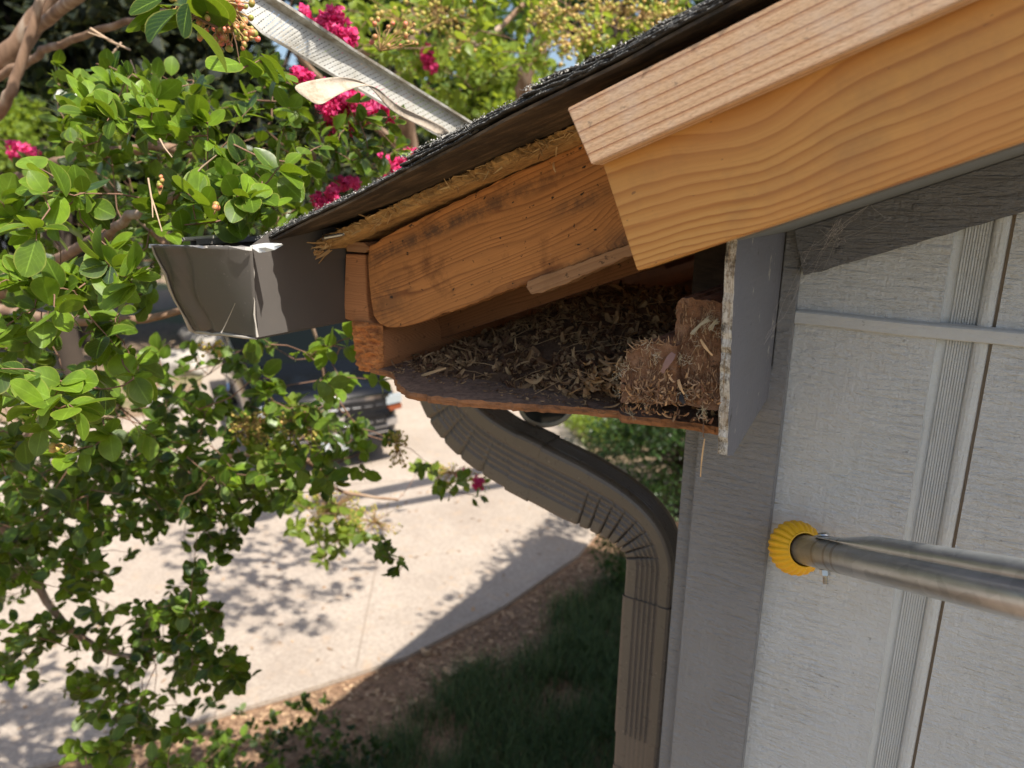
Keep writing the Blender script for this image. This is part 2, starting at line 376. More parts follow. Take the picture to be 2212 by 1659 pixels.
MAT['shingle'] = m_shingle(); MAT['shingle_under'] = m_shingle('shingle_layers', False); MAT['felt'] = m_underlay()
MAT['gutter'] = m_metal_paint('bronze_gutter_paint', (.100, .091, .083), .38, .4)
MAT['gutter_edge'] = m_metal_paint('pale_gutter_edge', (.50, .46, .41), .35, .2, .3)
MAT['alum_white'] = m_metal_paint('bare_white_aluminium', (.72, .72, .70), .35, .1, .2)
MAT['spout'] = m_metal_paint('bronze_downspout_paint', (.155, .134, .115), .28, .6)
MAT['guard'] = m_guard(); MAT['galv'] = m_galv()
MAT['steel'] = m_plain('zinc_steel', (.55, .55, .53), .3, 1.0, .2, 60)
MAT['yellow'] = m_plain('yellow_plastic', (.83, .46, .012), .42, 0, .12, 20)
MAT['leaf'] = m_leaf('leaf_glossy'); MAT['leaf_far'] = m_leaf('leaf_far', (.21, .29, .04), (.035, .08, .014), .42, .4)
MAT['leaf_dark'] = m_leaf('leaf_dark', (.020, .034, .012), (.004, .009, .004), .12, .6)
MAT['leaf_hedge'] = m_leaf('leaf_hedge', (.045, .10, .02), (.008, .025, .008), .25, .3)
MAT['bark_dark'] = m_plain('dark_bark', (.045, .032, .022), .9, 0, .3, 6); MAT['bark'] = m_bark(); MAT['twig'] = m_plain('twig_bark', (.20, .11, .07), .8, 0, .3, 90)
MAT['pink'] = m_attr('pink_petals', (.72, .012, .15), (.98, .12, .36), .5, .45)
MAT['bud'] = m_attr('flower_buds', (.30, .33, .06), (.75, .20, .14), .4, .15)
MAT['seed'] = m_attr('green_seed_heads', (.42, .46, .06), (.72, .48, .16), .5, .3)
MAT['concrete'] = m_concrete(); MAT['soil'] = m_soil(); MAT['ground'] = m_ground()
MAT['asphalt'] = m_plain('asphalt', (.06, .062, .07), .9, 0, .3, 3)
MAT['grass'] = m_attr('grass_blades', (.032, .075, .018), (.16, .21, .06), .55, .3)
MAT['litter'] = m_attr('leaf_litter', (.12, .06, .03), (.50, .34, .20), .8)
MAT['husk'] = m_attr('nest_shavings', (.12, .055, .025), (.66, .44, .22), .8, .15)
MAT['fluff'] = m_attr('insulation_fluff', (.55, .45, .26), (.72, .66, .50), .95, .2)
MAT['web'] = m_plain('cobweb', (.55, .50, .46), .9)
MAT['carpaint'] = m_plain('charcoal_car_paint', (.006, .007, .009), .12, 0, 0, 1, .35); MAT['blackplastic'] = m_plain('black_plastic', (.012, .012, .013), .35)
MAT['chrome'] = m_plain('chrome', (.7, .72, .75), .12, 1.0); MAT['glass'] = m_plain('car_glass', (.004, .006, .006), .12, 0, 0, 1, .12)
MAT['headlight'] = m_plain('headlight_glass', (.55, .6, .62), .08, .4); MAT['amber'] = m_plain('amber_lens', (.22, .06, .025), .25)
MAT['tyre'] = m_plain('tyre_rubber', (.02, .02, .02), .8); MAT['bluecar'] = m_plain('blue_car_paint', (.05, .07, .13), .2, .2)
MAT['cream'] = m_plain('cream_enamel', (.62, .56, .44), .35, 0, .15, 20); MAT['lampglass'] = m_plain('floodlight_lens', (.035, .035, .032), .12, 0, .3, 30)
MAT['stone'] = m_plain('boulder', (.36, .33, .29), .9, 0, .35, 6, bump=.6, bscale=12)
# ------------------------------------------------------------------ mesh helpers
def tag(o, label=None, cat=None, group=None, kind=None):
    if label: o['label'] = label
    if cat: o['category'] = cat
    if group: o['group'] = group
    if kind: o['kind'] = kind
    return o
def root(name, loc, label, cat, group=None):
    o = bpy.data.objects.new(name, None); COL.objects.link(o); o.location = loc; o.empty_display_size = .05
    return tag(o, label, cat, group)
def wloc(o):
    l = Vector(o.location) if o.matrix_parent_inverse is None else Vector(o.location)
    return l
PINV = {}
def world_of(o):
    return PINV.get(o.name, Matrix.Translation(o.location))
def link(name, me, mats, parent=None, mat4=None):
    o = bpy.data.objects.new(name, me); COL.objects.link(o)
    for m in (mats if isinstance(mats, (list, tuple)) else [mats]): me.materials.append(m)
    W = mat4.copy() if mat4 else Matrix.Identity(4)
    if parent:
        o.parent = parent; L = world_of(parent).inverted() @ W
    else: L = W
    o.matrix_basis = L
    PINV[o.name] = W
    return o
def from_bm(name, bm, mats, parent=None, mat4=None, smooth=False):
    me = bpy.data.meshes.new(name); bm.to_mesh(me); bm.free()
    if smooth:
        for p in me.polygons: p.use_smooth = True
    return link(name, me, mats, parent, mat4)
def np_mesh(name, V, F, mats, parent=None, uv=None, rnd=None, smooth=False, mat4=None, mi=None):
    V = np.asarray(V, dtype=np.float32).reshape(-1, 3); F = np.asarray(F, dtype=np.int32); k = F.shape[1]
    me = bpy.data.meshes.new(name)
    me.vertices.add(len(V)); me.vertices.foreach_set('co', V.ravel())
    me.loops.add(F.size); me.loops.foreach_set('vertex_index', F.ravel())
    me.polygons.add(len(F)); me.polygons.foreach_set('loop_start', np.arange(0, F.size, k, dtype=np.int32))
    try: me.polygons.foreach_set('loop_total', np.full(len(F), k, dtype=np.int32))
    except Exception: pass
    if mi is not None: me.polygons.foreach_set('material_index', np.asarray(mi, dtype=np.int32))
    me.update(calc_edges=True)
    if uv is not None:
        l = me.uv_layers.new(name='UVMap'); l.data.foreach_set('uv', np.asarray(uv, dtype=np.float32)[F.ravel()].ravel())
    if rnd is not None:
        a = me.color_attributes.new('rnd', 'FLOAT_COLOR', 'POINT'); r = np.asarray(rnd, dtype=np.float32)
        a.data.foreach_set('color', np.stack([r, r, r, np.ones_like(r)], 1).ravel())
    me.polygons.foreach_set('use_smooth', np.full(len(F), bool(smooth)))
    return link(name, me, mats, parent, mat4)

def rag(pts, amp, step, closed=True, seed=0, keep=()):
    """resample a 2D outline and jitter it; keep = edge indices left straight"""
    r = random.Random(seed); out = []
    n = len(pts)
    for i in range(n if closed else n-1):
        a = Vector(pts[i]); b = Vector(pts[(i+1) % n]); L = (b-a).length
        out.append(tuple(a))
        if i in keep: continue
        k = int(L/step)
        nrm = Vector((-(b-a).y, (b-a).x)); nrm.normalize()
        for j in range(1, k):
            p = a.lerp(b, (j+r.uniform(-.3, .3))/k) + nrm*r.gauss(0, amp)
            out.append((p.x, p.y))
    return out
def prism(name, pts, y0, y1, mat, parent, mat4=None, bevel=0, jit=0, edge_mat=None, cuts=0, origin_first=False):
    """2D outline (x,z) extruded from y0 to y1. mat4: world matrix; pts local"""
    bm = bmesh.new(); a = [bm.verts.new((p[0], y0, p[1])) for p in pts]; b = [bm.verts.new((p[0], y1, p[1])) for p in pts]
    f0 = bm.faces.new(a); f1 = bm.faces.new(b[::-1]); n = len(pts)
    for i in range(n):
        f = bm.faces.new((a[i], b[i], b[(i+1) % n], a[(i+1) % n]))
        if edge_mat is not None: f.material_index = 1
    bmesh.ops.recalc_face_normals(bm, faces=bm.faces[:])
    if bevel: bmesh.ops.bevel(bm, geom=[e for e in bm.edges if e.calc_face_angle(0) > .35], offset=bevel, segments=2, affect='EDGES')
    if cuts: bmesh.ops.triangulate(bm, faces=[f for f in bm.faces if len(f.verts) > 4])
    mats = [mat] if edge_mat is None else [mat, edge_mat]
    return from_bm(name, bm, mats, parent, mat4)
def prism_w(name, wpts, y0, y1, mat, parent, frame, **kw):
    """world points (3D, at any y) -> local xz of frame"""
    inv = frame.inverted(); pts = []
    for p in wpts:
        q = inv @ Vector(p); pts.append((q.x, q.z))
    yo = frame.translation.y
    return prism(name, pts, y0-yo, y1-yo, mat, parent, frame, **kw)
def box(name, lo, hi, mat, parent, bevel=.0015, mat4=None):
    return prism(name, [(lo[0], lo[2]), (hi[0], lo[2]), (hi[0], hi[2]), (lo[0], hi[2])], lo[1], hi[1], mat, parent, mat4, bevel=bevel)
def tube_arrays(path, rad, sides=6):
    P = [Vector(p) for p in path]; n = len(P); V = []; F = []
    R = rad if hasattr(rad, '__len__') else [rad]*n
    prev = None
    for i in range(n):
        t = (P[min(i+1, n-1)]-P[max(i-1, 0)]);
        if t.length < 1e-9: t = Vector((0, 0, 1))
        t.normalize()
        a = prev if prev is not None else (Vector((0, 0, 1)) if abs(t.z) < .9 else Vector((1, 0, 0)))
        a = (a - t*a.dot(t)).normalized(); b = t.cross(a); prev = a
        for k in range(sides):
            th = 2*math.pi*k/sides; V.append(P[i]+(a*math.cos(th)+b*math.sin(th))*R[i])
    for i in range(n-1):
        for k in range(sides):
            F.append((i*sides+k, i*sides+(k+1) % sides, (i+1)*sides+(k+1) % sides, (i+1)*sides+k))
    return [tuple(v) for v in V], F
class MB:
    def __init__(s): s.V = []; s.F = []; s.UV = []; s.R = []
    def add(s, V, F, uv=None, r=0.5):
        o = len(s.V); s.V += [tuple(v) for v in V]; s.F += [tuple(i+o for i in f) for f in F]
        s.UV += list(uv) if uv is not None else [(0, 0)]*len(V); s.R += [r]*len(V)
    def tube(s, path, rad, sides=6, r=.5): V, F = tube_arrays(path, rad, sides); s.add(V, F, None, r)
    def build(s, name, mats, parent=None, smooth=True, mat4=None):
        return np_mesh(name, s.V, s.F, mats, parent, s.UV, s.R, smooth, mat4)
def lathe(prof, segs=24, rib=0, ribn=0):
    """profile [(r, x)] revolved around X"""
    V = []; F = []
    for i, (r, x) in enumerate(prof):
        for k in range(segs):
            th = 2*math.pi*k/segs; rr = r
            if rib: rr = r*(1+rib*(1 if (k*ribn*2//segs) % 2 else -1)*(1 if 0 < i < len(prof)-1 else 0))
            V.append((x, rr*math.cos(th), rr*math.sin(th)))
    n = len(prof)
    for i in range(n-1):
        for k in range(segs):
            F.append((i*segs+k, i*segs+(k+1) % segs, (i+1)*segs+(k+1) % segs, (i+1)*segs+k))
    return V, F
def axis_mat(origin, xdir, upv=Vector((0, 0, 1))):
    x = Vector(xdir).normalized(); y = Vector(upv).cross(x).normalized(); z = x.cross(y)
    m = Matrix((x, y, z)).transposed().to_4x4(); m.translation = origin; return m
# ------------------------------------------------------------------ rake frame (X up the slope, Z square to it)
TH = R_(21.4); BO = Py(1376, 585, .76)
def rake(y, s=0, wv=0):
    m = Matrix.Rotation(-TH, 4, 'Y'); m.translation = Vector((BO.x, y, BO.z)) + m.to_3x3() @ Vector((s, 0, wv)); return m
ROOF_LEN = 2.6
HOUSE_END = 5.55
# ------------------------------------------------------------------ ground
def sheet(name, pts, z, mat, thick=None, kind='structure', parent=None):
    bm = bmesh.new(); vs = [bm.verts.new((x, y, z)) for x, y in pts]; f = bm.faces.new(vs)
    if f.normal.z < 0: f.normal_flip()
    bm.normal_update()
    if f.normal.z < 0: bmesh.ops.reverse_faces(bm, faces=[f])
    if thick:
        r = bmesh.ops.extrude_face_region(bm, geom=[f]); top = [g for g in r['geom'] if isinstance(g, bmesh.types.BMVert)]
        bmesh.ops.translate(bm, vec=(0, 0, thick), verts=top)
        bmesh.ops.recalc_face_normals(bm, faces=bm.faces[:])
    o = from_bm(name, bm, mat, parent); tag(o, kind=kind); return o
sheet('ground', [(-200, -60), (120, -60), (120, 220), (-200, 220)], GZ-.03, MAT['ground'])
edge = [(-6.2, -1.5), (-5.2, .6), (-4.34, 1.92), (-3.95, 2.56), (-3.55, 3.25), (-3.23, 3.87), (-2.98, 4.9), (-2.85, 6.08), (-2.95, 7.0), (-4.1, 8.9), (-7.5, 12.4)]
drive = edge + [(-12, 15.5), (-16, 12), (-10.2, 7.1), (-10.6, 6.2), (-13.0, 4.0), (-14, -1.5)]
sheet('driveway', drive, GZ-.02, MAT['concrete'], .035)
soil = [(x-.02, y) for x, y in edge[:9]] + [(-1.9, 8), (-.2, 8), (-.2, -1.5)]
sheet('mulch_bed', soil, GZ-.026, MAT['soil'])
sheet('road', [(-60, 16.5), (-12, 28), (20, 44), (20, 52), (-14, 35), (-62, 23)], GZ-.026, MAT['asphalt'])
# joint in the concrete
bm = bmesh.new()
a, b = G(769, 1445), G(845, 1065)
for q0, q1, wd in ((a, b, .012), (G(560, 1062), G(880, 1040), .02)):
    d = (q1-q0).normalized().cross(Vector((0, 0, 1)))*wd/2
    bm.faces.new([bm.verts.new((p.x, p.y, GZ+.0182)) for p in (q0-d, q0+d, q1+d, q1-d)])
tag(from_bm('driveway_joint', bm, m_plain('joint_dirt', (.27, .215, .17), .95, 0, .3, 9)), kind='structure')
# ------------------------------------------------------------------ house
H = root('house', (-.33, 1.08, GZ), 'light grey wood sided house corner with its eave opened up under a new pine board', 'house')
# new rake board (2x8) and trim strip on its face
fr = rake(.76)
def part_label(o, l): o['label'] = l; return o
fb = rake(.76)
prism('rake_board', [(0, 0), (ROOF_LEN, 0), (ROOF_LEN, .18), (-.004, .18)], 0, .038, MAT['pine'], H, fb, bevel=.0012)['label'] = 'fresh unpainted pine rake board with wavy grain'
ft = rake(.733)
prism('rake_trim', [(-.004, .119), (ROOF_LEN, .119), (ROOF_LEN, .186), (-.012, .183)], 0, .026, MAT['trim'], H, ft, bevel=.0012)['label'] = 'paler weathered trim strip on top of the new pine board'
# older rafter
fo = rake(.93)
op = [(797, 531), (794, 560), (796, 600), (800, 645), (806, 682), (818, 699), (836, 707), (870, 706), (905, 697), (1000, 664), (1140, 611), (1250, 570), (1362, 528)]
wp = [Py(u, v, .93) for u, v in op]; wtop = [Py(u, v, .93) for u, v in ((1250, 312), (1100, 380), (950, 452), (850, 501))]
inv = fo.inverted(); lp = [((inv@p).x, (inv@p).z) for p in wp]
base_w = lp[-1][1]
lt_ = [((inv@p).x, (inv@p).z) for p in wtop]
lp2 = lp + [(ROOF_LEN, base_w), (ROOF_LEN, lt_[0][1])] + lt_
prism('rafter', rag(lp2, .0007, .012, seed=3, keep=(0, 1, 2, 3, len(lp)-1, len(lp), len(lp)+1)), 0, .038, MAT['rafter'], H, fo, bevel=.0016)['label'] = 'stained orange brown rafter tail with sawn rounded end'
# scrap nailer under the rafter
sp_ = [(1140, 607), (1137, 620), (1148, 636), (1180, 628), (1250, 600), (1360, 555), (1500, 505), (1500, 480), (1360, 527), (1250, 568)]
lq = [((inv@Py(u, v, .925)).x, (inv@Py(u, v, .925)).z) for u, v in sp_]
prism('nailer_strip', rag(lq, .0009, .008, seed=5), -.006, .028, MAT['scrap'], H, fo, bevel=.0008)
# second rafter against the gable wall and more down the eave
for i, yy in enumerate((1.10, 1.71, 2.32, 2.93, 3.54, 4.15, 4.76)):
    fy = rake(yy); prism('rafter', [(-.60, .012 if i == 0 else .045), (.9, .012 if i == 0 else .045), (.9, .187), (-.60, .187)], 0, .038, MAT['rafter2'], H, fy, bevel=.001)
# sheathing: behind the front break and over the barge
def kick(s, y=0):
    return float(np.interp(s, [-.59, -.3, -.1, .06], [.022, .016, .009, 0])) + .016*max(0, min(1, (y-.79)/.12))*max(0, min(1, (-.36-s)/.18))
fs = rake(.80)
prism('roof_sheathing', [(.0, .188), (ROOF_LEN, .188), (ROOF_LEN, .1985), (.0, .1985)], 0, HOUSE_END+.2-.80, MAT['osb'], H, fs)
bm = bmesh.new()     # broken part left of the new board, with a torn front edge and layered thickness
rr = random.Random(11); xs = [-.575 + i*.006 for i in range(97)]
top = []
for x in xs:
    fy0 = .885 + .03*(x+.575)/.575*0 + .012*mnoise.noise(Vector((x*14, 0, 0))) + rr.uniform(-.004, .004)
    row = []
    for k, (dy, wz) in enumerate(((.004, .1985), (-.002, .1965), (.0, .190), (.004, .184), (.012, .1815))):
        row.append(bm.verts.new((x, fy0-.8+dy+rr.uniform(-.003, .003), kick(x)+wz+rr.uniform(-.0012, .0012))))
    row.append(bm.verts.new((x, HOUSE_END+.2-.8, kick(x)+.1815))); row.insert(0, bm.verts.new((x, HOUSE_END+.2-.8, kick(x)+.1985)))
    top.append(row)
for r0, r1 in zip(top[:-1], top[1:]):
    for k in range(len(r0)-1): bm.faces.new((r0[k], r0[k+1], r1[k+1], r1[k]))
bm.faces.new(top[0]); bmesh.ops.recalc_face_normals(bm, faces=bm.faces[:])
from_bm('roof_sheathing', bm, MAT['osb'], H, fs)['label'] = 'broken edge of old sheathing with frayed splinters'
# splinters at the frayed edge
mb = MB()
def shard(p, d, L, wd, th=.0012, r=.5):
    d = Vector(d).normalized(); s = d.cross(Vector((rr.uniform(-1, 1), rr.uniform(-1, 1), rr.uniform(-1, 1)))).normalized()*wd; n = d.cross(s).normalized()*th
    p = Vector(p); q = p+d*L; m = p.lerp(q, .55)+n*1.5
    V = [p-s, p+s, m+s*.8, m-s*.8, q+s*.25, q-s*.25, p-s+n, p+s+n, m+s*.8+n, m-s*.8+n, q+s*.25+n, q-s*.25+n]
    F = [(0, 1, 2, 3), (3, 2, 4, 5), (6, 9, 8, 7), (9, 11, 10, 8), (0, 3, 9, 6), (3, 5, 11, 9), (1, 7, 8, 2), (2, 8, 10, 4), (0, 6, 7, 1), (5, 4, 10, 11)]
    mb.add(V, F, None, r)
for i in range(170):
    s = rr.uniform(-.575, .0); p = rake(.885) @ Vector((s, rr.uniform(-.006, .01), kick(s)+rr.uniform(.182, .197)))
    shard(p, (rr.uniform(-1, .4), rr.uniform(-.6, .1), rr.uniform(-.6, .3)), rr.uniform(.006, .022), rr.uniform(.0005, .0016), .0006, rr.random())
for i in range(26):
    p = rake(.885) @ Vector((-.572+rr.uniform(0, .03), rr.uniform(-.01, .01), .020+rr.uniform(.175, .196)))
    shard(p, (-.8, rr.uniform(-.7, 0), rr.uniform(-.9, .1)), rr.uniform(.015, .035), rr.uniform(.001, .003), .001, rr.random())
mb.build('splinters', m_attr('splinter_wood', (.38, .21, .08), (.68, .47, .22), .85), H, False)
# felt under the shingles
def warp(s): return .010*math.sin(s*7+1)+.006*math.sin(s*23)
bm = bmesh.new(); rows = []
ss = [-.585+.02*i for i in range(int((ROOF_LEN+.585)/.02))]
def front_y(s):
    a = float(np.interp(s, [-.6, -.3, -.1, .1], [.785, .780, .752, .73]))
    return a + .004*mnoise.noise(Vector((s*9, 3, 0)))
def sag(s): return -.0 if s > -.35 else 0.0
for s in ss:
    yf = front_y(s)+.004
    lw = .1990
    kf = kick(s, yf); kb = kick(s, .95)
    rows.append([bm.verts.new((s, .92, lw+kb+.0035)), bm.verts.new((s, yf, lw+kf+.0035)), bm.verts.new((s, yf, lw+kf)), bm.verts.new((s, .92, lw+kb)), bm.verts.new((s, HOUSE_END+.25, lw+kb)), bm.verts.new((s, HOUSE_END+.25, lw+kb+.0035))])
for r0, r1 in zip(rows[:-1], rows[1:]):
    for k in range(6): bm.faces.new((r0[k], r0[(k+1) % 6], r1[(k+1) % 6], r1[k]))
bm.faces.new(rows[0]); bm.faces.new(rows[-1]); bmesh.ops.recalc_face_normals(bm, faces=bm.faces[:])
from_bm('roofing_felt', bm, MAT['felt'], H, rake(0.0))
# shingle courses
tips = [-.592, -.275, -.065, .145, .355, .565, .775, .985, 1.2, 1.41, 1.62, 1.83, 2.04, 2.25]
for ci, s0 in enumerate(tips):
    for lay in range(3):
        rs = random.Random(100+ci*7+lay); bm = bmesh.new(); rows = []
        L = .44; n = 44; off = lay*.012; wb0 = .2090+lay*.0046 if ci else .2035+lay*.0034
        wb1 = .2030+lay*.0010
        for i in range(n+1):
            f = i/n; s = s0+off+f*L; yf = front_y(s)+lay*.004+rs.gauss(0, .0014)+(.003 if rs.random() < .1 else 0)
            wv = wb0*(1-f)+wb1*f+rs.gauss(0, .0003); th = .0036
            if ci == 2 and f < .12: wv += .004*(1-f/.12)
            kf = kick(s, yf); kb = kick(s, .95)
            rows.append([bm.verts.new((s, .92, wv+kb)), bm.verts.new((s, yf, wv+kf)), bm.verts.new((s, yf-.001, wv+kf+th*.5)), bm.verts.new((s, yf+.001, wv+kf+th)), bm.verts.new((s, .92, wv+th+kb)), bm.verts.new((s, HOUSE_END+.25, wv+th+kb)), bm.verts.new((s, HOUSE_END+.25, wv+kb))])
        for r0, r1 in zip(rows[:-1], rows[1:]):
            for k in range(7):
                f_ = bm.faces.new((r0[k], r0[(k+1) % 7], r1[(k+1) % 7], r1[k])); f_.material_index = 1 if k in (0, 1, 6) else 0
        bm.faces.new(rows[0]); bm.faces.new(rows[-1]); bmesh.ops.recalc_face_normals(bm, faces=bm.faces[:])
        from_bm('shingle_course', bm, [MAT['shingle'], MAT['shingle_under']], H, rake(0.0))
# loose mineral grains along the cut shingle edge
mb = MB()
def grain(p, r, c):
    V = [Vector(p)+Vector((rr.uniform(-r, r), rr.uniform(-r, r), rr.uniform(-r, r))) for _ in range(4)]
    mb.add(V, [(0, 1, 2), (0, 2, 3), (0, 3, 1), (1, 3, 2)], None, c)
M0 = rake(0.0)
for i in range(5200):
    s = rr.uniform(-.592, 1.0); ci = max(k for k, t in enumerate(tips) if t <= s); f = (s-tips[ci])/.44
    top_w = (.2090 if ci else .2035)+(.0132-.015*f if ci else .0108-.009*f)
    yy_ = front_y(s)+rr.uniform(-.002, .02); p = M0 @ Vector((s, yy_, kick(s, yy_)+top_w+rr.uniform(-.0035, .0012)))
    grain(p, rr.uniform(.0008, .0019), rr.random()**2)
mb.build('shingle_grit', m_attr('mineral_grit', (.02, .02, .02), (.62, .60, .55), .6), H, False)
# fascia
y0 = .94
ff = Matrix.Translation(Vector((-.88, y0, 2.80)))
fp = [(747, 549), (789, 551), (792, 640), (797, 690), (822, 712), (829, 740), (832, 778), (829, 800), (826, 805), (795, 803), (777, 797), (772, 760), (768, 715), (762, 694), (743, 688), (744, 620)]
prism_w('fascia_board', [Py(u, v, y0) for u, v in fp], y0, HOUSE_END+.2, MAT['fascia'], H, ff, bevel=.001)
tp = [(748, 521), (785, 524), (800, 537), (787, 546), (748, 543)]
prism_w('fascia_block', [Py(u, v, y0-.003) for u, v in tp], y0-.003, 1.25, MAT['scrap'], H, ff, bevel=.0008)
# torn lower end of the fascia
bm = bmesh.new(); g = []
P00, P10 = Py(763, 692, y0-.002), Py(828, 700, y0-.002); P01, P11 = Py(776, 799, y0-.002), Py(830, 806, y0-.002)
nx, nz = 18, 34
for j in range(nz+1):
    row = []
    for i in range(nx+1):
        a = P00.lerp(P10, i/nx); b = P01.lerp(P11, i/nx); p = a.lerp(b, j/nz)
        e = min(i, nx-i, j, nz-j)
        dpt = -rr.uniform(0, .002) if e == 0 else -.006 - .010*mnoise.noise(Vector((p.x*50, 0, p.z*120))) - rr.uniform(0, .004)
        row.append(bm.verts.new((p.x+(rr.uniform(-.002, .0005) if i in (0,) else 0), p.y+dpt, p.z+(rr.uniform(-.002, .001) if j == nz else 0))))
    g.append(row)
for j in range(nz):
    for i in range(nx): bm.faces.new((g[j][i], g[j+1][i], g[j+1][i+1], g[j][i+1]))
from_bm('torn_fascia_end', bm, MAT['torn'], H)
# soffit board with a torn front edge
zt = 2.703
sp = [(846, 800), (858, 828), (882, 846), (950, 858), (1040, 866), (1130, 872), (1230, 878), (1335, 888), (1350, 898), (1440, 905), (1500, 914), (1545, 922)]
front = [Pz(u, v, zt) for u, v in sp]
pl = [(p.x, p.y) for p in front]
bm = bmesh.new(); jj = []
for i in range(len(pl)-1):
    a, b = Vector(pl[i]), Vector(pl[i+1]); k = max(1, int((b-a).length/.006))
    for j in range(k): jj.append(a.lerp(b, j/k)+Vector((0, rr.gauss(0, .0016))))
jj.append(Vector(pl[-1]))
jj[0].x = -.846
mid = []; top_v = [bm.verts.new((p.x, p.y, zt+rr.gauss(0, .0006))) for p in jj]
m_v = [bm.verts.new((p.x, p.y-.0015+rr.gauss(0, .001), zt-.005)) for p in jj]
b_v = [bm.verts.new((p.x, p.y+.001+rr.gauss(0, .0012), zt-.0115)) for p in jj]
yb = HOUSE_END+.2
ext = [(-.225, pl[-1][1]), (-.225, 1.063), (-.335, 1.063), (-.335, yb), (-.846, yb)]
tv = top_v + [bm.verts.new((x, y, zt)) for x, y in ext]; bv = b_v + [bm.verts.new((x, y, zt-.0115)) for x, y in ext]
bm.faces.new(tv); f2 = bm.faces.new(bv[::-1]); f2.material_index = 2
for i in range(len(jj)-1):
    f_ = bm.faces.new((top_v[i], top_v[i+1], m_v[i+1], m_v[i])); f_.material_index = 1
    f_ = bm.faces.new((m_v[i], m_v[i+1], b_v[i+1], b_v[i])); f_.material_index = 1
n = len(jj)
for i in range(n-1, len(tv)):
    k = (i+1) % len(tv); f_ = bm.faces.new((tv[i], tv[k], bv[k], bv[i])); f_.material_index = 1
bmesh.ops.recalc_face_normals(bm, faces=bm.faces[:])
from_bm('soffit_board', bm, [MAT['ply'], MAT['plyedge'], MAT['smoothgrey']], H)['label'] = 'dusty brown soffit plywood with torn front edge'
# ledger blocks (end grain)
def block(name, pix, y0, y1, mat, b=.003, seed=1):
    fr_ = Matrix.Translation(Py(pix[0][0], pix[0][1], y0)); wp_ = [Py(u, v, y0) for u, v in pix]; r2 = rag([(p.x, p.z) for p in wp_], .0008, .004, seed=seed)
    return prism_w(name, [(p[0], y0, p[1]) for p in r2], y0, y1, mat, H, fr_, bevel=0)
block('ledger_block', [(1449, 868), (1456, 740), (1461, 662), (1466, 650), (1474, 643), (1572, 652), (1562, 880), (1545, 888)], .86, 1.10, MAT['endgrain'], .002)['label'] = 'taller reddish brown end grain block'
block('ledger_block', [(1341, 870), (1343, 800), (1352, 770), (1366, 752), (1395, 742), (1440, 740), (1462, 748), (1460, 872)], .845, 1.12, MAT['endgrain'], .003)['label'] = 'shorter rounded end grain block'
mb = MB()      # torn fibres standing on the block faces
for i in range(420):
    tall = rr.random() < .6
    u, v, yy = (rr.uniform(1466, 1556), rr.uniform(660, 860), .8595) if tall else (rr.uniform(1350, 1446), rr.uniform(765, 860), .8445)
    shard(Py(u, v, yy), (rr.gauss(0, .35), rr.uniform(-.5, -.05), rr.choice((-1, 1))), rr.uniform(.003, .013), rr.uniform(.0003, .0011), .0004, rr.random()**1.5)
for i in range(60):
    u = rr.uniform(1340, 1460); shard(Py(u, 742+max(0, 1385-u)*.7+rr.uniform(-3, 6), .846), (rr.gauss(0, .6), -.3, rr.uniform(.1, 1)), rr.uniform(.004, .012), .0007, .0005, rr.random())
mb.build('torn_fibres', m_attr('torn_fibre', (.12, .055, .028), (.56, .36, .20), .9), H, False)
# grey end panel closing the eave against the gable wall
xp = -.213
pp = [Px(1592, 506, xp), Px(1586, 600, xp), Px(1580, 720, xp), Px(1576, 850, xp), Px(1571, 984, xp), Px(1583, 984, xp), Px(1626, 912, xp), Px(1664, 850, xp), Px(1690, 800, xp)]
pts = [(p.y, p.z) for p in pp]
pts += [(1.064, pp[-1].z-.0), (1.064, 2.975), (pts[0][0], 2.962)]
bm = bmesh.new(); o_ = []
for i in range(len(pts)):
    a, b = Vector(pts[i]), Vector(pts[(i+1) % len(pts)]); k = max(1, int((b-a).length/.008)) if i < 4 else 1
    for j in range(k): o_.append(a.lerp(b, j/k)+(Vector((rr.gauss(0, .0012), 0)) if i < 4 and j else Vector((0, 0))))
a_ = [bm.verts.new((xp, p.x, p.y)) for p in o_]; b_ = [bm.verts.new((xp-.0115+rr.gauss(0, .0006), p.x, p.y)) for p in o_]
bm.faces.new(a_); bm.faces.new(b_[::-1])
for i in range(len(o_)):
    k = (i+1) % len(o_); f_ = bm.faces.new((a_[i], a_[k], b_[k], b_[i])); f_.material_index = 1
bmesh.ops.recalc_face_normals(bm, faces=bm.faces[:])
from_bm('eave_end_panel', bm, [MAT['panel'], MAT['chip']], H)['label'] = 'slate grey painted end panel with chipped white edge'
# rake soffit underside between the rake board and the wall, and the frieze
prism('rake_soffit', [(.10, -.002), (ROOF_LEN, -.002), (ROOF_LEN, .010), (.10, .010)], .799, 1.064, MAT['smoothgrey'], H, rake(0.0), bevel=.0008)
fz = [(.108, -.0025), (.104, -.064)] + [(.104+i*.012, -.0645+.0015*mnoise.noise(Vector((i*.7, 0, 0)))+.0006*math.sin(i*2.1)) for i in range(1, 200)] + [(ROOF_LEN, -.064), (ROOF_LEN, -.0025)]
prism('frieze_board', fz, 1.050, 1.084, MAT['frieze'], H, rake(0.0), bevel=.001)['label'] = 'charcoal textured frieze board under the rake'
for s_, w_ in ((.25, -.022), (.42, -.040), (.43, -.015), (.62, -.03), (.155, -.045)):
    m_ = rake(1.0498, s_, w_) @ Matrix.Rotation(-math.pi/2, 4, 'Z'); V, F = lathe([(.0045, -.002), (.0045, .0004), (.003, .0010), (.0001, .0012)], 14); np_mesh('nail_head', V, F, MAT['frieze'], H, smooth=True, mat4=m_)
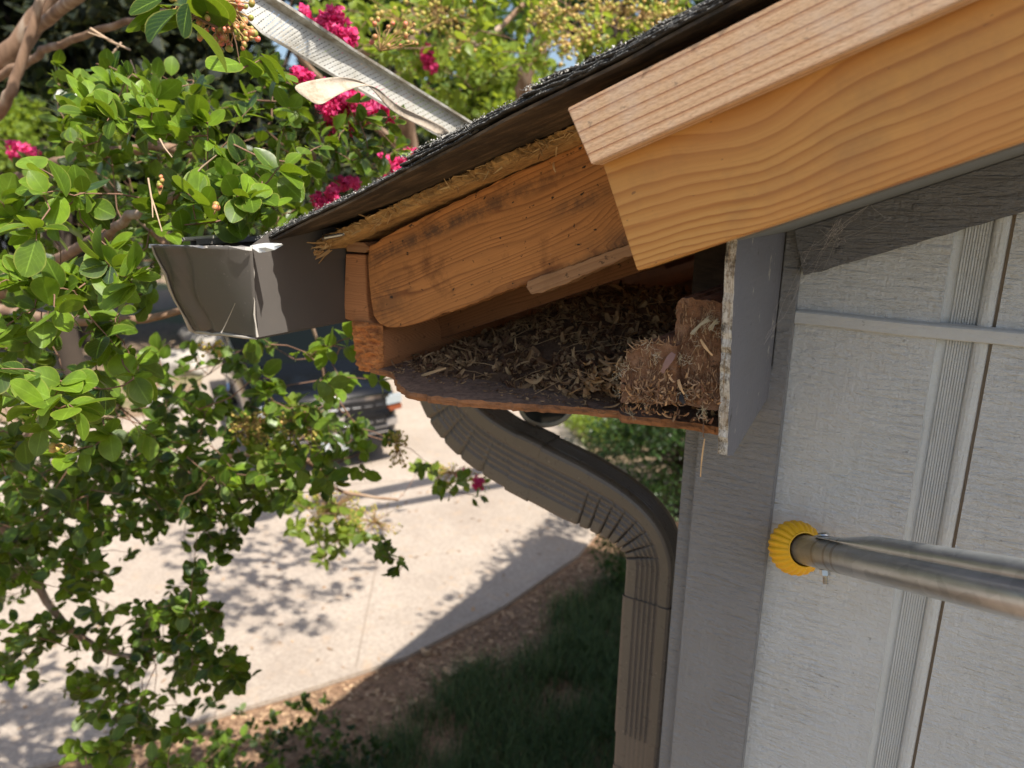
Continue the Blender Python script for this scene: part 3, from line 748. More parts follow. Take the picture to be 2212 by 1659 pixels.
# corner boards
prism('corner_board', [(-.309, GZ+.02), (-.191, GZ+.02), (-.191, 2.985), (-.2125, 2.965), (-.2125, 2.762), (-.309, 2.762)], 1.065, 1.087, MAT['greytrim'], H, bevel=.0015)
box('corner_board', (-.334, 1.082, GZ+.02), (-.3105, 1.18, 2.689), MAT['greytrim'], H)
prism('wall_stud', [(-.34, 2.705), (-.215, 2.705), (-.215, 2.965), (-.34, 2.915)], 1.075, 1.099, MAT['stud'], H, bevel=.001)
# gable siding: profile along x extruded vertically, above and below the flashing
def siding_profile(x0, x1):
    pts = []; gx = [-.017+k*.38 for k in range(-1, 8)]
    x = x0; pts.append((x0, 0, 0))
    for g0 in gx:
        if g0 < x0+.02 or g0 > x1-.1: continue
        pts += [(g0-.0004, 0, 0), (g0+.0006, .0065, 1), (g0+.011, .0095, 1), (g0+.0115, .0075, 1)]
        nr = 9; wr = .0275/nr
        for k in range(nr):
            xx = g0+.012+k*wr
            pts += [(xx, .0058, 1), (xx+wr*.68, .0058, 1), (xx+wr*.76, .0078, 1), (xx+wr*.94, .0078, 1)]
        e = g0+.0405
        pts += [(e, .004, 1)]
        for k in range(7):
            th = math.pi*k/6; pts.append((e+.0085-.0085*math.cos(th), .004-.0055*math.sin(th), 1))
        pts += [(e+.0175, .009, 2), (e+.0200, .009, 2), (e+.0204, .0, 0)]
    pts.append((x1, 0, 0)); return pts
def siding(z0, z1, top_slope=False):
    pr = siding_profile(-.20, 2.2); nz = 2
    V = []; F = []; mi = []
    for (x, dy, m) in pr:
        zt_ = z1 if not top_slope else BO.z + math.tan(TH)*(x-BO.x) + .02
        V += [(x, 1.083+dy, z0), (x, 1.083+dy, zt_)]
    for i in range(len(pr)-1):
        F.append((2*i, 2*i+2, 2*i+3, 2*i+1)); mi.append(max(pr[i][2], pr[i+1][2]) if pr[i][2] and pr[i+1][2] else (0 if not (pr[i][2] or pr[i+1][2]) else max(pr[i][2], pr[i+1][2]) if abs(pr[i][1]-pr[i+1][1]) > .003 else 0))
    o = np_mesh('siding_panel', V, F, [MAT['siding'], MAT['siding_v'], m_dark], H, mi=mi)
    return o
m_dark = m_plain('groove_dirt', (.46, .38, .29), .9)
siding(GZ+.05, 2.826); siding(2.842, 3.2, True)
# flashing strip (slightly wavy, butts the corner board)
bm = bmesh.new(); rows = []
xs_ = [-.1905]+[-.16+.02*i for i in range(0, 118)]
for x in xs_:
    dz = .0007*math.sin(x*31)+.0008*mnoise.noise(Vector((x*14, 1, 1))) - .004*(x+.18)
    rows.append([bm.verts.new((x, 1.0835, 2.8465+dz)), bm.verts.new((x, 1.0745, 2.8445+dz)), bm.verts.new((x, 1.0725, 2.8425+dz)), bm.verts.new((x, 1.0730, 2.828+dz)), bm.verts.new((x, 1.0755, 2.8265+dz)), bm.verts.new((x, 1.0835, 2.8262+dz))])
for r0, r1 in zip(rows[:-1], rows[1:]):
    for k in range(5): bm.faces.new((r0[k], r1[k], r1[k+1], r0[k+1]))
bm.faces.new(rows[0]); bmesh.ops.recalc_face_normals(bm, faces=bm.faces[:])
from_bm('flashing_strip', bm, m_paint_wood('flashing_paint', (.53, .55, .555), True, strength=.2), H, smooth=False)
# hidden walls: side wall, back, so the house is solid
box('side_wall', (-.33, 1.19, GZ+.02), (-.30, HOUSE_END, 2.688), MAT['siding'], H)
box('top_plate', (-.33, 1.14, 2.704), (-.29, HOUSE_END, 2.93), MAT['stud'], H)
box('wall_core', (-.29, 1.105, GZ+.02), (2.2, 1.16, 2.90), MAT['ply'], H)
box('foundation', (-.30, 1.10, GZ-.02), (2.2, HOUSE_END, GZ+.045), MAT['concrete'], H)
# ------------------------------------------------------------------ small debris: nails heads dimple on the frieze
# ------------------------------------------------------------------ gutter
GU = root('rain_gutter', (-.97, .75, 2.77), 'dark bronze metal rain gutter with bent end cap below the shingle edge', 'gutter')
gx0 = -.907
# profile of the trough (x,z), back top -> bottom -> ogee front -> lip
prof = [(gx0, 2.938), (gx0, 2.775), (gx0-.002, 2.772), (gx0-.082, 2.772), (gx0-.092, 2.776), (gx0-.100, 2.792), (gx0-.104, 2.815), (gx0-.112, 2.838), (gx0-.128, 2.862), (gx0-.140, 2.885), (gx0-.143, 2.908), (gx0-.143, 2.914), (gx0-.128, 2.916), (gx0-.127, 2.908)]
ys = [.752, .80, .86, .94, 1.1, 1.6, 2.6, 3.6, HOUSE_END+.25]
V = []; F = []
for y in ys:
    for k, (x, z) in enumerate(prof): V.append((x, y, 2.914 if k == 0 and y < .79 else z))
n = len(prof)
for i in range(len(ys)-1):
    for k in range(n-1): F.append((i*n+k, i*n+k+1, (i+1)*n+k+1, (i+1)*n+k))
o = np_mesh('trough', V, F, MAT['gutter'], GU)
md = o.modifiers.new('thickness', 'SOLIDIFY'); md.thickness = .0012; md.offset = 0
# end cap: swung open towards the viewer, dented, with rolled rim
tl, tr_, bl, br = (Pz(328, 531, 2.912)), Py(545, 532, .738), (Pz(420, 716, 2.764)), Py(555, 731, .750)
outl = [(328, 531), (333, 548), (345, 570), (357, 592), (366, 622), (377, 648), (391, 672), (402, 692), (412, 712), (421, 717)]
def cap_point(uu, vv, fu, fv):
    top = tl.lerp(tr_, fu); bot = bl.lerp(br, fu); return top.lerp(bot, fv)
bm = bmesh.new(); g = []; NU, NV = 26, 22
# the plane of the cap through tl, tr, br (then bulged); left outline from the ogee
for j in range(NV+1):
    fv = j/NV; row = []
    t = fv*(len(outl)-1); k = min(int(t), len(outl)-2); uo = outl[k][0]+(outl[k+1][0]-outl[k][0])*(t-k); vo = outl[k][1]+(outl[k+1][1]-outl[k][1])*(t-k)
    yl = tl.y+(bl.y-tl.y)*fv; L = Py(uo, vo, yl); Rr = tr_.lerp(br, fv)
    for i in range(NU+1):
        fu = i/NU; p = L.lerp(Rr, fu)
        nrm = Vector((-.45, -.85, 0))
        rim = math.exp(-((fu-.16-.03*math.sin(fv*9))/.045)**2)*.010*math.sin(math.pi*min(1, .15+fv*.9))**.5 - .008*math.exp(-((fu-.25-.03*math.sin(fv*9))/.05)**2) - .004*math.exp(-((fu-.06)/.03)**2)
        crease = .005*math.exp(-((fu-(.42+1.1*(1-fv)))/.035)**2)*max(0, (fv-.55)/.45)*0
        dent = .0015*math.sin(fu*5+fv*3)*math.sin(math.pi*fv)*math.sin(math.pi*fu)
        p = p + nrm*(rim+dent+crease)
        if j == 0: p.z += .0012*math.sin(i*1.7)
        row.append(bm.verts.new(p))
    g.append(row)
for j in range(NV):
    for i in range(NU): bm.faces.new((g[j][i], g[j+1][i], g[j+1][i+1], g[j][i+1]))
o = from_bm('end_cap', bm, MAT['gutter'], GU, smooth=True); md = o.modifiers.new('thickness', 'SOLIDIFY'); md.thickness = .001
# bright bent rims of the cap
mb = MB()
left = [g_ for g_ in []]
def rim_tube(pts, rad): mb.tube([Vector(p)+(CAM-Vector(p)).normalized()*.0015 for p in pts], rad, 6)
def rim_strip(pts, wd, dirv, r=.5):
    dirv = Vector(dirv).normalized(); V = []; F = []
    for i, p in enumerate(pts):
        ww = wd[i] if hasattr(wd, '__len__') else wd; V += [Vector(p), Vector(p)+dirv*ww]
    for i in range(len(pts)-1): F.append((2*i, 2*i+1, 2*i+3, 2*i+2))
    mb.add(V, F, None, r)
lp_ = []
for k, (uo, vo) in enumerate(outl):
    fv = k/(len(outl)-1); lp_.append(Py(uo, vo, tl.y+(bl.y-tl.y)*fv))
rim_tube(lp_, [.0012, .0018, .0014, .0024, .0026, .0020, .0014, .0030, .0038, .0024])
bp_ = [Py(u, v, bl.y+(br.y-bl.y)*i/6-.001) for i, (u, v) in enumerate(((421, 717), (440, 717), (458, 722), (480, 721), (505, 725), (530, 729), (553, 732)))]
rim_tube(bp_, [.0030, .0036, .0024, .0032, .0028, .0022, .0014])
vt = [Py(u, v, .748-.002) for u, v in ((546, 533), (543, 560), (549, 590), (546, 620), (550, 650), (549, 680), (553, 705), (556, 728))]
rim_tube(vt, [.0008, .0014, .0010, .0014, .0010, .0016, .0012, .0024])
mb.tube([Py(u, v, yy-.004) for u, v, yy in ((478, 719, .731), (482, 712, .733), (497, 680, .728), (508, 655, .722))], [.0014, .0009, .0006, .0003], 5)
mb.build('bent_rim', MAT['gutter_edge'], GU, True)
# crumpled bright flange on top of the corner
bm = bmesh.new(); g = []
fl = [(540, 531), (556, 527), (572, 525), (590, 525), (608, 526)]
fl2 = [(548, 541), (560, 546), (576, 544), (593, 540), (612, 529)]
for k in range(5):
    g.append([bm.verts.new(Py(*fl[k], .752)), bm.verts.new(Py(fl[k][0]*.5+fl2[k][0]*.5, fl[k][1]*.5+fl2[k][1]*.5, .742+.003*(k % 2))), bm.verts.new(Py(*fl2[k], .744))])
for a, b in zip(g[:-1], g[1:]):
    for k in range(2): bm.faces.new((a[k], a[k+1], b[k+1], b[k]))
from_bm('crumpled_flange', bm, MAT['alum_white'], GU)
# thin curled top edge along the cap
mb = MB(); tp_ = [Pz(u, v, 2.9135) for u, v in ((322, 527), (350, 528), (380, 529), (410, 530), (440, 531), (470, 530), (500, 532), (530, 533), (545, 533))]
rim_strip(tp_, [.006, .005, .002, .001, .004, .001, .001, .005, .006], (.05, -.25, -.9))
mb.build('top_flange', MAT['gutter_edge'], GU, False)
# front lip of far side: lighter patch in the pale edge colour
mb = MB(); mb.tube([(gx0-.137, .735, 2.9165), (gx0-.137, .80, 2.9175), (gx0-.137, .86, 2.917)], [.003, .0042, .002], 8)
mb.build('pale_lip', MAT['gutter_edge'], GU, True)
# hanger plate + screw
hp = [Px(u, v, gx0+.003) for u, v in ((697, 500), (745, 496), (745, 558), (698, 562))]
bm = bmesh.new(); bm.faces.new([bm.verts.new(p) for p in hp]); r = bmesh.ops.extrude_face_region(bm, geom=bm.faces[:]); bmesh.ops.translate(bm, vec=(.0015, 0, 0), verts=[x for x in r['geom'] if isinstance(x, bmesh.types.BMVert)]); bmesh.ops.recalc_face_normals(bm, faces=bm.faces[:])
from_bm('hanger_plate', bm, MAT['gutter'], GU)
mb = MB(); a = Py(703, 513, .87); b = Py(742, 506, .87); pa = []; rad = []
for i in range(41):
    f = i/40; pa.append(a.lerp(b, f)); rad.append((.0022 if i % 2 else .0033)*(1-.5*max(0, f-.8)*5*.6))
mb.tube(pa, rad, 8); mb.tube([a-(b-a)*.08, a], [.0055, .0055], 8)
mb.build('screw', MAT['steel'], GU, False)
# ------------------------------------------------------------------ downspout
DS = root('downspout', (-.45, 1.25, GZ+.02), 'dark bronze ribbed downspout curving from under the eave down the grey corner', 'downspout')
def sect(wx, wy, ribs=5, rd=.0032, cr=.007):
    """closed section in (a,b): a in-plane across the bend, b along world y; ribs on all faces"""
    pts = []
    def side(p0, p1, nrm, L):
        L2 = L-2*cr; n = 41
        for i in range(n):
            f = i/(n-1); x = p0[0]+(p1[0]-p0[0])*f; y = p0[1]+(p1[1]-p0[1])*f
            ph = (f-.5)/.62
            d = 0
            if abs(ph) < .5: d = -rd*(1-math.cos((ph+.5)*ribs*2*math.pi))/2
            pts.append((x+nrm[0]*d, y+nrm[1]*d))
    hx, hy = wx/2, wy/2
    side((-hx+cr, -hy), (hx-cr, -hy), (0, -1), wx); pts.append((hx-cr*.3, -hy+cr*.3))
    side((hx, -hy+cr), (hx, hy-cr), (1, 0), wy); pts.append((hx-cr*.3, hy-cr*.3))
    side((hx-cr, hy), (-hx+cr, hy), (0, 1), wx); pts.append((-hx+cr*.3, hy-cr*.3))
    side((-hx, hy-cr), (-hx, -hy+cr), (-1, 0), wy); pts.append((-hx+cr*.3, -hy+cr*.3))
    return pts
def sweep(path, wx, wy, scale=None, pinch=None, y=1.30, ribs=5, rd=.0034):
    S = sect(wx, wy, ribs, rd); V = []; F = []; n = len(S)
    for i, (x, z) in enumerate(path):
        a = path[max(i-1, 0)]; b = path[min(i+1, len(path)-1)]
        t = Vector((b[0]-a[0], b[1]-a[1])).normalized(); nx = (-t.y, t.x)     # left normal of travel
        sc = scale[i] if scale else 1
        for (p, q) in S:
            pp = p*sc; qq = q*(1+(sc-1)*.2)
            if pinch and pinch[i]:
                e = max(0, min(1, (-p/(wx/2)+.62)/1.6)) if pinch[i] > 0 else max(0, min(1, (p/(wx/2)+.62)/1.6))
                amt = abs(pinch[i])*e
                if q < 0 or abs(q) < wy*.49: qq -= (q/abs(q) if q else 0)*amt*(1 if abs(q) > wy*.3 else .3)
                pp += (amt*.22 if pinch[i] > 0 else -amt*.22) if abs(p) > wx*.44 and (p < 0) == (pinch[i] > 0) else 0
            V.append((x+nx[0]*pp, y+qq, z+nx[1]*pp))
    for i in range(len(path)-1):
        for k in range(n): F.append((i*n+k, i*n+(k+1) % n, (i+1)*n+(k+1) % n, (i+1)*n+k))
    return V, F
WX, WY = .096, .078; YC = 1.300
# centre line measured in the plane y=1.26
cpix = [(940, 820), (960, 875), (1040, 930), (1116, 1004), (1226, 1060), (1300, 1078), (1355, 1130), (1385, 1190), (1394, 1250), (1391, 1300), (1384, 1460), (1374, 1659)]
cw = [Py(u, v, 1.262) for u, v in cpix]
DX = (cw[-3].x+cw[-1].x)/2
A_ = Vector((-.965, 2.76)); B_ = Vector((-.963, 2.60))
def arc(p0, t0, p1, t1, n):
    L = (Vector(p1)-Vector(p0)).length*.40; c0 = Vector(p0)+Vector(t0).normalized()*L; c1 = Vector(p1)-Vector(t1).normalized()*L; out = []
    for i in range(n+1):
        t = i/n; out.append(tuple((1-t)**3*Vector(p0)+3*(1-t)**2*t*c0+3*(1-t)*t*t*c1+t**3*Vector(p1)))
    return out
e0 = (cw[3].x, cw[3].z); e1 = (cw[4].x, cw[4].z); dg = (Vector(e1)-Vector(e0)).normalized()
e1b = Vector(e1)-dg*.01
# upper elbow
n = 120; up_path = [(cw[0].x-.0, 2.79)] + arc((cw[0].x, 2.63), (0, -1), e0, dg, n)
N_ = len(up_path); pin = [0]*N_
for c_ in (.34, .48, .62, .78):
    k = int(c_*N_); pin[k] = .0065; pin[k-1] = .003; pin[k+1] = .0035; pin[k+2] = .0012
V, F = sweep(up_path, WX*1.36, WY*1.02, None, pin, YC); np_mesh('upper_elbow', V, F, MAT['spout'], DS, smooth=False)
# short sleeve
q0 = Vector(e0)-dg*.012; q1 = Vector(e0)+dg*.045
V, F = sweep([tuple(q0), tuple(q1)], WX*1.42, WY*1.07, None, None, YC); o = np_mesh('sleeve', V, F, MAT['spout'], DS); md = o.modifiers.new('thickness', 'SOLIDIFY'); md.thickness = .0008
# lower elbow
s0 = Vector(e0)+dg*.04; pv = (DX, cw[9].z-.02)
path = [tuple(s0)] + arc(tuple(Vector(e1)), dg, (DX, cw[8].z+.015), (0, -1), 150) + [(DX, cw[9].z-.02)]
N_ = len(path); pin = [0]*N_
for i in range(8):
    k = int(22+(i+.2)*124/8); pin[k] = .0130; pin[k-1] = .0070; pin[k+1] = .0030; pin[k-2] = .003; pin[k+2] = .001; pin[k-3] = .0015; pin[k-4] = .0006
scl = [1.38-.38*min(1, max(0, (i-6)/(N_*.78))) for i in range(N_)]
V, F = sweep(path, WX, WY, scl, pin, YC); np_mesh('lower_elbow', V, F, MAT['spout'], DS, smooth=False)
# straight pipes
zj = Py(1384, 1600, 1.262).z
V, F = sweep([(DX, cw[9].z+.0), (DX, zj)], WX*1.04, WY*1.04, None, None, YC, 5, .0034); o = np_mesh('pipe', V, F, MAT['spout'], DS); md = o.modifiers.new('thickness', 'SOLIDIFY'); md.thickness = .0008
V, F = sweep([(DX, zj+.01), (DX, zj-.09)], WX*1.0, WY*1.0, None, None, YC, 5, .0008); np_mesh('pipe_joint', V, F, MAT['spout'], DS)
V, F = sweep([(DX, zj-.085), (DX, GZ+.1)], WX*1.03, WY*1.03, None, None, YC, 5, .0034); np_mesh('pipe', V, F, MAT['spout'], DS)
# ------------------------------------------------------------------ gutter guard strip
A0, B0 = Pd(538, -60, 1.22), Pd(1015, 305, 1.72)
GG = root('gutter_guard', tuple(B0), 'pale perforated aluminium gutter guard strip sticking up behind the shingles', 'gutter guard')
ax = (B0-A0); Lg = ax.length; ax.normalize()
# across direction: from lower-left rim to upper-right rim as seen
aw = (Pd(690, -20, 1.26)-Pd(560, 90, 1.22)); aw = (aw-ax*aw.dot(ax)).normalized()
nw = ax.cross(aw).normalized()
if nw.dot(CAM-A0) < 0: nw = -nw
V = []; F = []; UV = []
prof_g = [(-.012, .011), (-.004, .012), (-.001, .0), (.004, -.001), (.086, -.001), (.090, .0), (.0915, .016), (.099, .017), (.100, .012)]
NL = 60
for i in range(NL+1):
    f = i/NL; g_ = f*1.03; tt_ = [0, .08, .2, .45, .9, 1.05]; Lp = Pd(float(np.interp(g_, tt_, [448, 478, 556, 668, 925, 1000])), float(np.interp(g_, tt_, [-42, 0, 78, 140, 284, 325])), 1.13+.55*g_); Rp = Pd(508+(1050-508)*g_, -43+(283+43)*g_, 1.20+.53*g_)
    aw = (Rp-Lp).normalized(); sc_ = (Rp-Lp).length/.112; c = Lp.lerp(Rp, .5); nw = ax.cross(aw).normalized(); bend = nw*0; tw = 0
    if nw.dot(CAM-c) < 0: nw = -nw
    for (a, h) in prof_g:
        aa = (a-.045)*sc_; wv = 1.0
        p = c+bend+(aw*math.cos(tw)+nw*math.sin(tw))*aa*wv+(nw*math.cos(tw)-aw*math.sin(tw))*(h+.0015*mnoise.noise(Vector((f*12, a*30, 0))))
        V.append(p); UV.append((Lg*1.12*f, a))
n = len(prof_g)
for i in range(NL):
    for k in range(n-1): F.append((i*n+k, i*n+k+1, (i+1)*n+k+1, (i+1)*n+k))
np_mesh('perforated_strip', V, F, MAT['guard'], GG, UV, smooth=False)
# peeled flap: ribbon from the lower rim
bm = bmesh.new()
rib = [((626, 187), (690, 232), 1.10, 1.10), ((660, 176), (715, 212), 1.11, 1.12), ((700, 168), (745, 197), 1.13, 1.16), ((740, 166), (775, 186), 1.17, 1.22), ((772, 172), (800, 184), 1.22, 1.27), ((797, 186), (818, 190), 1.27, 1.32), ((815, 205), (835, 208), 1.32, 1.36), ((832, 228), (858, 226), 1.36, 1.40), ((855, 247), (885, 240), 1.41, 1.44), ((900, 268), (925, 256), 1.47, 1.50), ((955, 296), (975, 283), 1.56, 1.58)]
g = []
for (a, b, da, db) in rib: g.append([bm.verts.new(Pd(*a, da)), bm.verts.new(Pd((a[0]+b[0])/2, (a[1]+b[1])/2, (da+db)/2+.008)), bm.verts.new(Pd(*b, db))])
for a, b in zip(g[:-1], g[1:]):
    for k in range(2): bm.faces.new((a[k], a[k+1], b[k+1], b[k]))
o = from_bm('peeled_flap', bm, m_rough_board('flap_metal', (.44, .37, .29), (.26, .19, .12), (25, 25, 25)), GG, smooth=True); md = o.modifiers.new('s', 'SUBSURF'); md.levels = md.render_levels = 2; md = o.modifiers.new('t', 'SOLIDIFY'); md.thickness = .001
# ------------------------------------------------------------------ ladder stabiliser pole
P0 = Py(1722, 1184, 1.035); P1 = Pd(2330, 1317, .60)
LP = root('ladder_stabilizer', tuple(P0), 'galvanised ladder stand-off tube with ribbed yellow foot pressed against the siding', 'ladder stabilizer')
mt = axis_mat(P0, P1-P0); Lt = (P1-P0).length
V, F = lathe([(.0, .012), (.0195, .012), (.0205, .0135), (.0205, Lt+.6), (.0, Lt+.6)], 40); np_mesh('tube', V, F, MAT['galv'], LP, smooth=True, mat4=mt)
def ribbed_foot():
    V = []; F = []; segs = 120
    prof = [(.0, -.024), (.020, -.024), (.031, -.021), (.0365, -.012), (.0375, -.002), (.0355, .007), (.031, .015), (.0265, .021), (.0245, .0235), (.0232, .0238), (.0225, .022), (.0215, .012)]
    for i, (r, x) in enumerate(prof):
        for k in range(segs):
            th = 2*math.pi*k/segs; rb = 0
            if 2 <= i <= 7: rb = (.0036 if i > 2 else .0015)*(0.5+0.5*math.cos(24*th))**.5*(1-.5*(i == 7)) - .0018
            V.append((x, (r+rb)*math.cos(th), (r+rb)*math.sin(th)))
    for i in range(len(prof)-1):
        for k in range(segs): F.append((i*segs+k, i*segs+(k+1) % segs, (i+1)*segs+(k+1) % segs, (i+1)*segs+k))
    return V, F
V, F = ribbed_foot(); np_mesh('rubber_foot', V, F, MAT['yellow'], LP, smooth=False, mat4=mt)
# flattened brace on top
mb = MB(); prev = None; st = []
for i in range(30):
    f = i/29; x = .058+f*(Lt-.05); fl = min(1, max(0, (f-.07)/.28)); fl = fl*fl*(3-2*fl)
    hw = .0125*(1-fl)+.013*fl; hh = .0016*(1-fl)+.012*fl; zc_ = .0205+hh-fl*.0105
    if i == 0: hw *= .6
    st.append((x, hw, hh, zc_))
V = []; F = []; sg = 20
for (x, hw, hh, zc_) in st:
    for k in range(sg): th = 2*math.pi*k/sg; V.append((x, hw*math.cos(th)+.002, zc_+hh*math.sin(th)))
for i in range(len(st)-1):
    for k in range(sg): F.append((i*sg+k, i*sg+(k+1) % sg, (i+1)*sg+(k+1) % sg, (i+1)*sg+k))
V.append((st[0][0], .002, st[0][3])); c0 = len(V)-1
bt = list(F); o = None
bmv = bmesh.new(); vv = [bmv.verts.new(p) for p in V]
for f_ in bt: bmv.faces.new([vv[i] for i in f_])
for k in range(sg): bmv.faces.new((vv[c0], vv[(k+1) % sg], vv[k]))
from_bm('brace', bmv, MAT['galv'], LP, mt, smooth=True)
mb = MB()
Rz = lambda pts: [(p[2] if False else p) for p in pts]
def disc_stack(prof, x0, z0, y0=.002, segs=20):
    V = []; F = []
    for (r, h) in prof:
        for k in range(segs): th = 2*math.pi*k/segs; V.append((x0+r*math.cos(th), y0+r*math.sin(th), z0+h))
    for i in range(len(prof)-1):
        for k in range(segs): F.append((i*segs+k, i*segs+(k+1) % segs, (i+1)*segs+(k+1) % segs, (i+1)*segs+k))
    return V, F
V, F = disc_stack([(.0078, 0), (.0078, .0012), (.0065, .0030), (.003, .0040), (.0002, .0042)], .071, .0246); np_mesh('bolt_head', V, F, MAT['steel'], LP, smooth=True, mat4=mt)
V, F = disc_stack([(.0068, -.0005), (.0068, -.0075), (.0038, -.0078), (.0038, -.0085)], .071, -.0200, 0, 6); np_mesh('nut', V, F, MAT['steel'], LP, mat4=mt)
V, F = disc_stack([(.0030 if k % 2 else .0036, -.0010*k) for k in range(14)]+[(.0002, -.0132)], .071, -.0262, 0, 12); np_mesh('bolt_end', V, F, MAT['steel'], LP, mat4=mt)
# ------------------------------------------------------------------ flood lights under the soffit
def flood(name, u, v, dep, facing, label, lens_mat, r0=.058):
    c = Pd(u, v, dep); rt = root(name, (c.x, c.y, zt-.012), label, 'flood light', 'round flood lights under the eave')
    m = axis_mat(c, facing)
    V, F = lathe([(.012, -.09), (.02, -.088), (.032, -.07), (r0*.8, -.04), (r0*.97, -.01), (r0, 0), (r0*1.02, .004), (r0*.95, .006), (r0*.88, .0)], 40)
    np_mesh('lamp_shade', V, F, MAT['cream'], rt, smooth=True, mat4=m)
    V, F = lathe([(r0*.88, .0), (r0*.7, -.006), (r0*.35, -.010), (.0001, -.012)], 40); np_mesh('lens', V, F, lens_mat, rt, smooth=True, mat4=m)
    mb = MB(); b0 = m @ Vector((-.085, 0, 0)); mb.tube([b0, b0+Vector((0, .02, .03)), Vector((b0.x, b0.y+.03, zt-.012))], [.009, .009, .009], 10); mb.build('bracket', MAT['cream'], rt)
    mb = MB(); mb.tube([Vector((b0.x, b0.y+.03, zt-.034)), Vector((b0.x, b0.y+.03, zt-.0122))], [.04, .045], 20); mb.build('mounting_base', MAT['cream'], rt)
flood('flood_light', 1182, 868, 1.62, (.55, -.70, -.25), 'cream rimmed flood light with dark lens hanging beyond the middle of the soffit', MAT['lampglass'], .064)
flood('flood_light', 1452, 872, 1.66, (.30, -.15, -.9), 'cream flood light showing its pale bowl beside the grey corner board', MAT['cream'], .066)
# ------------------------------------------------------------------ nest material in the eave
def pile_h(x, y):
    a = max(0, min(1, (y-.965-.10*max(0, (x+.60))*-.2)/.32)); b = max(0, min(1, (x+.83)/.22))
    h = .105*(a**.8)*b*(1-.25*max(0, (x+.45))/.2)
    return h + .012*b*a*(mnoise.noise(Vector((x*18, y*18, 0)))+mnoise.noise(Vector((x*45, y*45, 5)))*.5)
bm = bmesh.new(); g = []
NX, NY = 56, 50
for j in range(NY+1):
    row = []
    for i in range(NX+1):
        x = -.84+.505*i/NX; y = .93+.55*j/NY; hh = pile_h(x, y)
        row.append(bm.verts.new((x, y, zt-.002+hh)))
    g.append(row)
for j in range(NY):
    for i in range(NX): bm.faces.new((g[j][i], g[j][i+1], g[j+1][i+1], g[j+1][i]))
tag(from_bm('nest_pile', bm, m_rough_board('nest_dust', (.13, .075, .04), (.05, .028, .016), (70, 70, 70))), 'dark mound of nesting material filling the back of the opened eave', 'nest debris', kind='stuff')
mb = MB()
def flake(p, L, wd, curl, r, flat=.5, tgt=None):
    d = Vector((rr.gauss(0, 1), rr.gauss(0, 1), rr.gauss(0, flat))).normalized()
    s = d.cross(Vector((rr.gauss(0, .5), rr.gauss(0, .5), 1))).normalized(); nn = d.cross(s)
    V = []; F = []; n = 5
    for i in range(n+1):
        f = i/n; ww = wd*math.sin(math.pi*(.12+.76*f))**.7; c = Vector(p)+d*L*(f-.5)+nn*curl*L*math.sin(math.pi*f)
        V += [c-s*ww+nn*ww*.35, c-nn*ww*.1, c+s*ww+nn*ww*.35]
    for i in range(n):
        a = i*3; F += [(a, a+1, a+4, a+3), (a+1, a+2, a+5, a+4)]
    (tgt or mb).add(V, F, None, r)
for i in range(7500):
    x = rr.uniform(-.82, -.34); y = .95+.5*rr.random()**1.3; hh = pile_h(x, y)
    if hh < .003 and rr.random() < .8: continue
    if mnoise.noise(Vector((x*22, y*22, 3))) < rr.uniform(-.35, .25): continue
    flake((x, y, zt+hh+rr.uniform(-.001, .007)), (.006+.03*rr.random()**2.2), (.0012+.0065*rr.random()**1.8), rr.uniform(-.15, .6), rr.random()**2.0*.9)
for i in range(70):
    x = rr.uniform(-.74, -.36); y = 1.0+.35*rr.random()
    flake((x, y, zt+pile_h(x, y)+.006), rr.uniform(.025, .05), rr.uniform(.006, .012), rr.uniform(.1, .6), rr.random()*.55)
for i in range(160):       # long stalks
    x = rr.uniform(-.76, -.36); y = .97+.4*rr.random(); p = Vector((x, y, zt+pile_h(x, y)+.003)); d = Vector((rr.gauss(0, 1), rr.gauss(0, 1), rr.gauss(0, .35))).normalized()*rr.uniform(.015, .045)
    mb.tube([p-d, p+Vector((0, 0, .003)), p+d], [.0005, .0006, .0004], 4, .4+.6*rr.random())
for i in range(900):       # loose husks tumbling over the front of the mound and small chips
    x = rr.uniform(-.80, -.38); y = .90+.16*rr.random()**.8
    flake((x, y, zt+.001+rr.random()*.002), rr.uniform(.002, .010), rr.uniform(.0005, .0018), rr.uniform(0, .25), rr.random()*.9, .08)
for i in range(260):
    x = rr.gauss(-.40, .05); y = rr.uniform(.93, 1.04); hh = max(0, .045+.5*(x+.42)) if x < -.30 else .05
    flake((x, y, zt+rr.uniform(.0, .03)+hh*rr.random()), rr.uniform(.01, .028), rr.uniform(.002, .005), rr.uniform(0, .4), .3+rr.random()*.7)
tag(mb.build('nest_shavings', MAT['husk'], None, False), 'pale dry husks and wood shavings heaped inside the opened eave', 'nest debris', kind='stuff')
# crumbs on the blocks
mb = MB(); rf = Matrix.Identity(4)
for i in range(420):
    u = rr.gauss(1450, 55); v = 868-abs(rr.gauss(0, 26)); yy = rr.uniform(.825, .86)
    if not 1340 < u < 1558: continue
    p = Py(u, v, .842 if u < 1452 else .856); flake(p+Vector((0, -rr.uniform(0, .012), 0)), rr.uniform(.003, .014), rr.uniform(.0006, .002), rr.uniform(0, .3), rr.random(), .9)
for i in range(60):
    u = rr.uniform(1345, 1545); p = Py(u, 880+(u-1345)*.13+rr.uniform(-6, 6), .862); flake(p, rr.uniform(.004, .016), rr.uniform(.0008, .002), .2, rr.random(), 1.2)
tag(mb.build('wood_crumbs', m_attr('crumbs', (.16, .07, .035), (.60, .38, .20), .9), None, False), 'brown bark crumbs and chips caught at the foot of the end grain blocks', 'wood debris', kind='stuff')
